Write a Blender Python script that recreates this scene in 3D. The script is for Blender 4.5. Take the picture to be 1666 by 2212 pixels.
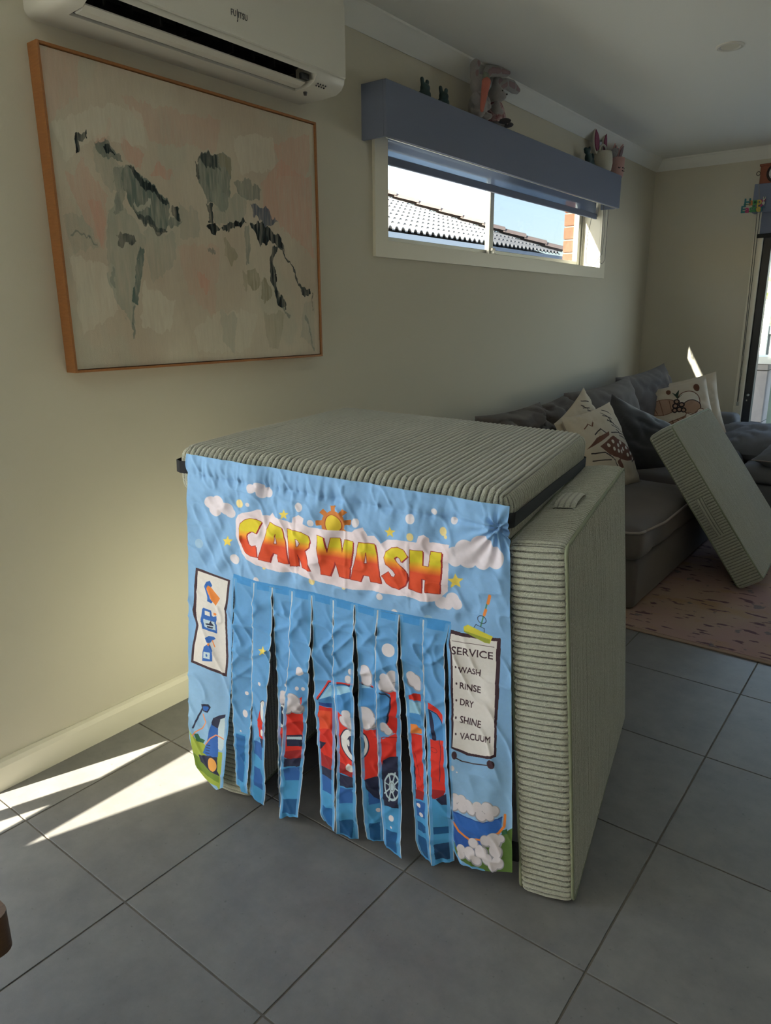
import bpy, bmesh, math, random
import numpy as np
from mathutils import Vector, Matrix, noise as mnoise
random.seed(7); rng = np.random.RandomState(7)
for o in list(bpy.data.objects): bpy.data.objects.remove(o)
S = bpy.context.scene; COL = S.collection
# ------------------------------------------------------------------ camera
YAW, PITCH, ROLL, FPX = -.6549, -.2673, -.0064, 1542.6
CAM = Vector((1.9192, -.69, 1.2749))
fw = Vector((math.sin(YAW)*math.cos(PITCH), math.cos(YAW)*math.cos(PITCH), math.sin(PITCH)))
rt = Vector((math.cos(YAW), -math.sin(YAW), 0)); up = rt.cross(fw)
r2 = rt*math.cos(ROLL)+up*math.sin(ROLL); u2 = -rt*math.sin(ROLL)+up*math.cos(ROLL)
cd = bpy.data.cameras.new('camera'); cam = bpy.data.objects.new('camera', cd); COL.objects.link(cam)
cd.sensor_fit = 'HORIZONTAL'; cd.sensor_width = 36; cd.lens = FPX*36/1666; cd.clip_start = .02; cd.clip_end = 500
cam.matrix_world = Matrix(((r2.x, u2.x, -fw.x, CAM.x), (r2.y, u2.y, -fw.y, CAM.y), (r2.z, u2.z, -fw.z, CAM.z), (0, 0, 0, 1)))
S.camera = cam
# ------------------------------------------------------------------ sky, sun, exposure
S.view_settings.view_transform = 'Standard'; S.view_settings.look = 'None'
S.view_settings.exposure = 1.3; S.view_settings.gamma = 1; S.view_settings.use_curve_mapping = False
S.cycles.use_denoising = True; S.cycles.max_bounces = 14; S.cycles.diffuse_bounces = 8; S.cycles.transparent_max_bounces = 16
S.cycles.sample_clamp_indirect = 6
SUN_DIR = Vector((.35, 1, -.625)).normalized()
SKY_GAIN, SUN_STRENGTH = .24, 18.0
w = bpy.data.worlds.new('sky'); S.world = w; w.use_nodes = True
nt = w.node_tree; nt.nodes.clear()
sky = nt.nodes.new('ShaderNodeTexSky'); sky.sky_type = 'NISHITA'; sky.sun_disc = False
sky.sun_elevation = math.asin(-SUN_DIR.z); sky.sun_rotation = math.atan2(-SUN_DIR.x, -SUN_DIR.y)
sky.air_density = 1.3; sky.dust_density = 1.6; sky.ozone_density = 1.5
tc = nt.nodes.new('ShaderNodeTexCoord'); nz = nt.nodes.new('ShaderNodeTexNoise'); nz.inputs['Scale'].default_value = 2.2; nz.inputs['Detail'].default_value = 6
rp = nt.nodes.new('ShaderNodeValToRGB'); rp.color_ramp.elements[0].position = .38; rp.color_ramp.elements[1].position = .68
mx = nt.nodes.new('ShaderNodeMix'); mx.data_type = 'RGBA'
mul = nt.nodes.new('ShaderNodeMath'); mul.operation = 'MULTIPLY'; mul.inputs[1].default_value = .4
nt.links.new(tc.outputs['Generated'], nz.inputs['Vector']); nt.links.new(nz.outputs['Fac'], rp.inputs[0])
nt.links.new(rp.outputs[0], mul.inputs[0]); nt.links.new(mul.outputs[0], mx.inputs[0])
nt.links.new(sky.outputs[0], mx.inputs[6]); mx.inputs[7].default_value = (5, 5.2, 5.5, 1)
bg = nt.nodes.new('ShaderNodeBackground'); bg.inputs[1].default_value = SKY_GAIN
wo = nt.nodes.new('ShaderNodeOutputWorld')
nt.links.new(mx.outputs[2], bg.inputs[0]); nt.links.new(bg.outputs[0], wo.inputs[0])
sl = bpy.data.lights.new('sun', 'SUN'); sl.energy = SUN_STRENGTH; sl.angle = .009; sl.color = (1, .88, .68)
so = bpy.data.objects.new('sun', sl); COL.objects.link(so); so.rotation_euler = (-SUN_DIR).to_track_quat('Z', 'Y').to_euler()
def portal(loc, rot, sx, sy):
    l = bpy.data.lights.new('sky_portal', 'AREA'); l.shape = 'RECTANGLE'; l.size = sx; l.size_y = sy; l.cycles.is_portal = True
    o = bpy.data.objects.new('sky_portal', l); COL.objects.link(o); o.location = loc; o.rotation_euler = rot
# ------------------------------------------------------------------ helpers
def lin(c):
    c = np.asarray(c, float)/255
    return np.where(c <= .04045, c/12.92, ((c+.055)/1.055)**2.4)
def L3(c): return tuple(float(x) for x in lin(c))+(1.0,)
def mat(name, col, rough=.6, metal=0, spec=.5, nscale=0, nmix=0, col2=None, bump=0, bscale=None, stretch=(1, 1, 1), sheen=0, trans=0, emit=None):
    m = bpy.data.materials.new(name); m.use_nodes = True; t = m.node_tree; b = t.nodes['Principled BSDF']
    b.inputs['Base Color'].default_value = L3(col); b.inputs['Roughness'].default_value = rough; b.inputs['Metallic'].default_value = metal
    b.inputs['Specular IOR Level'].default_value = spec; b.inputs['Sheen Weight'].default_value = sheen
    if trans: b.inputs['Transmission Weight'].default_value = trans
    if emit: b.inputs['Emission Color'].default_value = L3(emit[0]); b.inputs['Emission Strength'].default_value = emit[1]
    if nscale or bump:
        g = t.nodes.new('ShaderNodeNewGeometry'); mp = t.nodes.new('ShaderNodeMapping'); mp.inputs['Scale'].default_value = stretch
        t.links.new(g.outputs['Position'], mp.inputs['Vector'])
    if nscale:
        n = t.nodes.new('ShaderNodeTexNoise'); n.inputs['Scale'].default_value = nscale; n.inputs['Detail'].default_value = 5; n.inputs['Roughness'].default_value = .65
        t.links.new(mp.outputs[0], n.inputs['Vector'])
        r = t.nodes.new('ShaderNodeValToRGB'); r.color_ramp.elements[0].position = .5-.5*nmix if nmix else .3; r.color_ramp.elements[1].position = .5+.5*nmix if nmix else .7
        r.color_ramp.elements[0].color = L3(col); r.color_ramp.elements[1].color = L3(col2 or col)
        t.links.new(n.outputs['Fac'], r.inputs[0]); t.links.new(r.outputs[0], b.inputs['Base Color'])
    if bump:
        n2 = t.nodes.new('ShaderNodeTexNoise'); n2.inputs['Scale'].default_value = bscale or 200; n2.inputs['Detail'].default_value = 4
        t.links.new(mp.outputs[0], n2.inputs['Vector'])
        bp = t.nodes.new('ShaderNodeBump'); bp.inputs['Strength'].default_value = bump; bp.inputs['Distance'].default_value = .004
        t.links.new(n2.outputs['Fac'], bp.inputs['Height']); t.links.new(bp.outputs[0], b.inputs['Normal'])
    return m
def img_mat(name, img, rough=.8, sheen=0, bump=0, bscale=300, transl=0):
    m = mat(name, (200, 200, 200), rough, bump=bump, bscale=bscale, sheen=sheen); t = m.node_tree; b = t.nodes['Principled BSDF']
    tx = t.nodes.new('ShaderNodeTexImage'); tx.image = img; tx.extension = 'EXTEND'
    t.links.new(tx.outputs['Color'], b.inputs['Base Color'])
    if transl:
        tr = t.nodes.new('ShaderNodeBsdfTranslucent'); ms = t.nodes.new('ShaderNodeMixShader'); ms.inputs[0].default_value = transl
        t.links.new(tx.outputs['Color'], tr.inputs[0]); t.links.new(b.outputs[0], ms.inputs[1]); t.links.new(tr.outputs[0], ms.inputs[2])
        t.links.new(ms.outputs[0], t.nodes['Material Output'].inputs[0])
    return m
def make_image(name, arr):          # arr: H x W x 3 linear, row 0 at the bottom
    h, wd = arr.shape[:2]; im = bpy.data.images.new(name, wd, h, float_buffer=False)
    a = np.clip(arr, 0, 1); a = np.where(a <= .0031308, a*12.92, 1.055*a**(1/2.4)-.055)
    px = np.ones((h, wd, 4), np.float32); px[..., :3] = a
    im.pixels.foreach_set(px.ravel()); im.update(); im.pack(); return im
def link(o, parent=None):
    COL.objects.link(o)
    if parent is not None: o.parent = parent
    return o
def wloc(o):
    p = Vector(o.location)
    while o.parent is not None: o = o.parent; p = p+Vector(o.location)
    return p
def tag(o, label=None, cat=None, group=None, kind=None):
    if label: o['label'] = label
    if cat: o['category'] = cat
    if group: o['group'] = group
    if kind: o['kind'] = kind
    return o
def mk(name, V, F, m, parent=None, smooth=False, uv=None, origin=None):
    V = np.asarray(V, float).reshape(-1, 3)
    if origin is None:
        if parent is not None: origin = wloc(parent)
        else: origin = Vector(((V[:, 0].min()+V[:, 0].max())/2, (V[:, 1].min()+V[:, 1].max())/2, V[:, 2].min()))
    origin = np.array(origin, float)
    me = bpy.data.meshes.new(name); me.from_pydata((V-origin).tolist(), [], F); me.materials.append(m)
    if smooth: me.polygons.foreach_set('use_smooth', np.ones(len(me.polygons), bool))
    if uv is not None:
        ul = me.uv_layers.new(name='uv'); li = np.zeros(len(me.loops), np.int32); me.loops.foreach_get('vertex_index', li)
        ul.data.foreach_set('uv', np.asarray(uv, np.float32)[li].ravel())
    me.update()
    o = bpy.data.objects.new(name, me); link(o, parent)
    o.location = origin - (np.array(wloc(parent)) if parent is not None else 0)
    return o
def empty(name, loc, label=None, cat=None, group=None, kind=None):
    o = bpy.data.objects.new(name, None); o.location = loc; o.empty_display_size = .05; link(o); return tag(o, label, cat, group, kind)
class MB:
    def __init__(s): s.V = []; s.F = []
    def add(s, V, F):
        n = len(s.V); s.V += [tuple(v) for v in V]; s.F += [tuple(i+n for i in f) for f in F]; return s
    def box(s, a, b, bev=0):
        (x0, y0, z0), (x1, y1, z1) = a, b
        if x0 > x1: x0, x1 = x1, x0
        if y0 > y1: y0, y1 = y1, y0
        if z0 > z1: z0, z1 = z1, z0
        if not bev:
            return s.add([(x0, y0, z0), (x1, y0, z0), (x1, y1, z0), (x0, y1, z0), (x0, y0, z1), (x1, y0, z1), (x1, y1, z1), (x0, y1, z1)],
                         [(0, 3, 2, 1), (4, 5, 6, 7), (0, 1, 5, 4), (1, 2, 6, 5), (2, 3, 7, 6), (3, 0, 4, 7)])
        bm = bmesh.new(); bmesh.ops.create_cube(bm, size=1)
        for v in bm.verts: v.co = Vector(((x0+x1)/2+v.co.x*(x1-x0), (y0+y1)/2+v.co.y*(y1-y0), (z0+z1)/2+v.co.z*(z1-z0)))
        bmesh.ops.bevel(bm, geom=bm.edges[:], offset=bev, segments=2, profile=.5, affect='EDGES')
        bm.verts.index_update(); s.add([v.co[:] for v in bm.verts], [[v.index for v in f.verts] for f in bm.faces]); bm.free(); return s
    def tube(s, pts, r, n=8, closed=False, caps=True):
        pts = [Vector(p) for p in pts]; N = len(pts); rings = []; prev = None
        for i, p in enumerate(pts):
            a = pts[(i-1) % N] if (closed or i > 0) else p; b = pts[(i+1) % N] if (closed or i < N-1) else p
            t = (b-a).normalized()
            if prev is None:
                q = Vector((0, 0, 1)) if abs(t.z) < .9 else Vector((1, 0, 0)); u = t.cross(q).normalized()
            else: u = (prev-t*prev.dot(t)).normalized()
            prev = u; v = t.cross(u); rr = r[i] if hasattr(r, '__len__') else r
            rings.append([p+(u*math.cos(2*math.pi*k/n)+v*math.sin(2*math.pi*k/n))*rr for k in range(n)])
        V = [x for ring in rings for x in ring]; F = []
        for i in range(N if closed else N-1):
            j = (i+1) % N
            for k in range(n): F.append((i*n+k, i*n+(k+1) % n, j*n+(k+1) % n, j*n+k))
        if caps and not closed: F.append(tuple(range(n-1, -1, -1))); F.append(tuple((N-1)*n+k for k in range(n)))
        return s.add(V, F)
    def lathe(s, prof, c, ax=2, n=24):
        V = []; F = []
        for r, h in prof:
            for k in range(n):
                a = 2*math.pi*k/n; p = [r*math.cos(a), r*math.sin(a), h]
                if ax == 0: p = [h, p[0], p[1]]
                if ax == 1: p = [p[0], h, p[1]]
                V.append((c[0]+p[0], c[1]+p[1], c[2]+p[2]))
        for i in range(len(prof)-1):
            for k in range(n): F.append((i*n+k, i*n+(k+1) % n, (i+1)*n+(k+1) % n, (i+1)*n+k))
        F.append(tuple(range(n))); F.append(tuple((len(prof)-1)*n+k for k in range(n)))
        return s.add(V, F)
    def ball(s, c, r, rot=None, n=14):
        r = r if hasattr(r, '__len__') else (r, r, r); V = []; F = []
        for i in range(n+1):
            th = math.pi*i/n
            for k in range(n*2):
                a = math.pi*k/n; v = Vector((r[0]*math.sin(th)*math.cos(a), r[1]*math.sin(th)*math.sin(a), r[2]*math.cos(th)))
                if rot is not None: v = rot @ v
                V.append(v+Vector(c))
        m = n*2
        for i in range(n):
            for k in range(m): F.append((i*m+k, (i+1)*m+k, (i+1)*m+(k+1) % m, i*m+(k+1) % m))
        return s.add(V, F)
    def prism(s, poly, axis, a, b):   # 2-D polygon extruded along an axis
        n = len(poly)
        def P(p, h): q = [p[0], p[1]]; q.insert(axis, h); return tuple(q)
        V = [P(p, a) for p in poly]+[P(p, b) for p in poly]
        return s.add(V, [tuple(range(n-1, -1, -1)), tuple(range(n, 2*n))]+[(i, (i+1) % n, n+(i+1) % n, n+i) for i in range(n)])
    def xf(s, f): s.V = [tuple(f(Vector(v))) for v in s.V]; return s
    def build(s, name, m, parent=None, smooth=False): return mk(name, s.V, s.F, m, parent, smooth)
def box(name, a, b, m, parent=None, bev=0): return MB().box(a, b, bev).build(name, m, parent)
def autosmooth(o, ang=40):
    me = o.data; bm = bmesh.new(); bm.from_mesh(me); bmesh.ops.remove_doubles(bm, verts=bm.verts, dist=1e-5); bmesh.ops.recalc_face_normals(bm, faces=bm.faces)
    for f in bm.faces: f.smooth = True
    for e in bm.edges:
        e.smooth = not (len(e.link_faces) == 2 and e.calc_face_angle(0) > math.radians(ang))
    bm.to_mesh(me); bm.free(); return o
def remeshed(name, mb, m, parent, voxel, smooth=6):     # merge overlapping blobs into one skin
    o = mk(name, mb.V, mb.F, m, parent, True)
    r = o.modifiers.new('r', 'REMESH'); r.mode = 'VOXEL'; r.voxel_size = voxel; r.use_remove_disconnected = False
    if smooth: sm = o.modifiers.new('s', 'SMOOTH'); sm.iterations = smooth; sm.factor = .5
    dg = bpy.context.evaluated_depsgraph_get(); me = bpy.data.meshes.new_from_object(o.evaluated_get(dg)); old = o.data
    o.modifiers.clear(); o.data = me; bpy.data.meshes.remove(old); me.name = name
    me.polygons.foreach_set('use_smooth', np.ones(len(me.polygons), bool))
    return o
def text_mesh(s, size=1, ext=0, res=4):
    c = bpy.data.curves.new('t', 'FONT'); c.body = s; c.size = size; c.extrude = ext; c.resolution_u = res
    o = bpy.data.objects.new('t', c); COL.objects.link(o); dg = bpy.context.evaluated_depsgraph_get()
    me = bpy.data.meshes.new_from_object(o.evaluated_get(dg)); me.calc_loop_triangles()
    V = np.array([v.co[:] for v in me.vertices]); F = [tuple(p.vertices) for p in me.polygons]; T = [tuple(t.vertices) for t in me.loop_triangles]
    bpy.data.objects.remove(o); bpy.data.curves.remove(c); bpy.data.meshes.remove(me); return V, F, T
def vnoise(x, y, z=0.0, seed=0):
    def h(i, j, k):
        n = (i*374761393+j*668265263+k*2147483647+seed*1274126177) & 0x7fffffff
        n = ((n ^ (n >> 13))*1274126177) & 0x7fffffff
        return ((n ^ (n >> 16)) & 0xffff)/65535.0
    x, y = np.broadcast_arrays(np.asarray(x, float), np.asarray(y, float)); z = np.broadcast_to(np.asarray(z, float), x.shape)
    xi, yi, zi = (np.floor(q).astype(np.int64) for q in (x, y, z)); f = [q-np.floor(q) for q in (x, y, z)]; f = [q*q*(3-2*q) for q in f]
    r = 0
    for a in (0, 1):
        for b in (0, 1):
            for c in (0, 1):
                r = r+h(xi+a, yi+b, zi+c)*(f[0] if a else 1-f[0])*(f[1] if b else 1-f[1])*(f[2] if c else 1-f[2])
    return r*2-1
def fbm(x, y, z=0.0, o=4, seed=0):
    r = 0; a = 1.0; t = 0
    for i in range(o): r = r+a*vnoise(np.asarray(x)*2**i, np.asarray(y)*2**i, np.asarray(z)*2**i, seed+i); t += a; a *= .5
    return r/t
# flat print rasteriser
class Paint:
    def __init__(s, w, h, x0, y0, x1, y1, base):
        s.a = np.zeros((h, w, 3)); s.a[:] = base; s.x0, s.y0 = x0, y0; s.kx = w/(x1-x0); s.ky = h/(y1-y0); s.w, s.h = w, h; s.warp = None
    def _box(s, X, Y, pad):
        i0 = max(0, int((min(X)-pad-s.x0)*s.kx)); i1 = min(s.w, int((max(X)+pad-s.x0)*s.kx)+2)
        j0 = max(0, int((min(Y)-pad-s.y0)*s.ky)); j1 = min(s.h, int((max(Y)+pad-s.y0)*s.ky)+2)
        if i1 <= i0 or j1 <= j0: return None
        gx, gy = np.meshgrid(s.x0+(np.arange(i0, i1)+.5)/s.kx, s.y0+(np.arange(j0, j1)+.5)/s.ky)
        if s.warp is not None: gx = gx+s.warp[0][j0:j1, i0:i1]; gy = gy+s.warp[1][j0:j1, i0:i1]
        return (slice(j0, j1), slice(i0, i1)), gx, gy
    def put(s, sl, m, col, al=1):
        if callable(col[0]) if isinstance(col, tuple) else callable(col): pass
        m = m*al; s.a[sl] = s.a[sl]*(1-m[..., None])+m[..., None]*np.asarray(col)
    def mask(s, pts, gx, gy):
        m = np.zeros(gx.shape, bool); n = len(pts)
        for i in range(n):
            (xa, ya), (xb, yb) = pts[i], pts[(i+1) % n]
            if ya == yb: continue
            c = ((ya > gy) != (yb > gy)) & (gx < (xb-xa)*(gy-ya)/(yb-ya)+xa); m ^= c
        return m
    def poly(s, pts, col, al=1, pad=0):
        b = s._box([p[0] for p in pts], [p[1] for p in pts], pad)
        if b is None: return
        sl, gx, gy = b; c = col(gx, gy) if callable(col) else col; m = s.mask(pts, gx, gy).astype(float)
        if s.warp is not None and al < 1: m = m*np.clip(.75+.5*s.tex[sl], 0, 1.2)
        s.put(sl, m, c, al)
    def line(s, pts, wd, col, al=1):
        for (xa, ya), (xb, yb) in zip(pts[:-1], pts[1:]):
            b = s._box([xa, xb], [ya, yb], wd+1)
            if b is None: continue
            sl, gx, gy = b; dx, dy = xb-xa, yb-ya; t = np.clip(((gx-xa)*dx+(gy-ya)*dy)/(dx*dx+dy*dy+1e-9), 0, 1)
            d = np.hypot(gx-xa-t*dx, gy-ya-t*dy); s.put(sl, np.clip((wd/2-d)*s.kx+.5, 0, 1), col, al)
    def ell(s, x, y, rx, ry, col, al=1, ring=0):
        b = s._box([x-rx, x+rx], [y-ry, y+ry], 2)
        if b is None: return
        sl, gx, gy = b; d = np.hypot((gx-x)/rx, (gy-y)/ry); m = np.clip((1-d)*rx*s.kx+.5, 0, 1)
        if ring: m = m*np.clip((d-1+ring)*rx*s.kx+.5, 0, 1)
        s.put(sl, m, col, al)
def pairs(l): return [(l[i], l[i+1]) for i in range(0, len(l), 2)]
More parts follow.
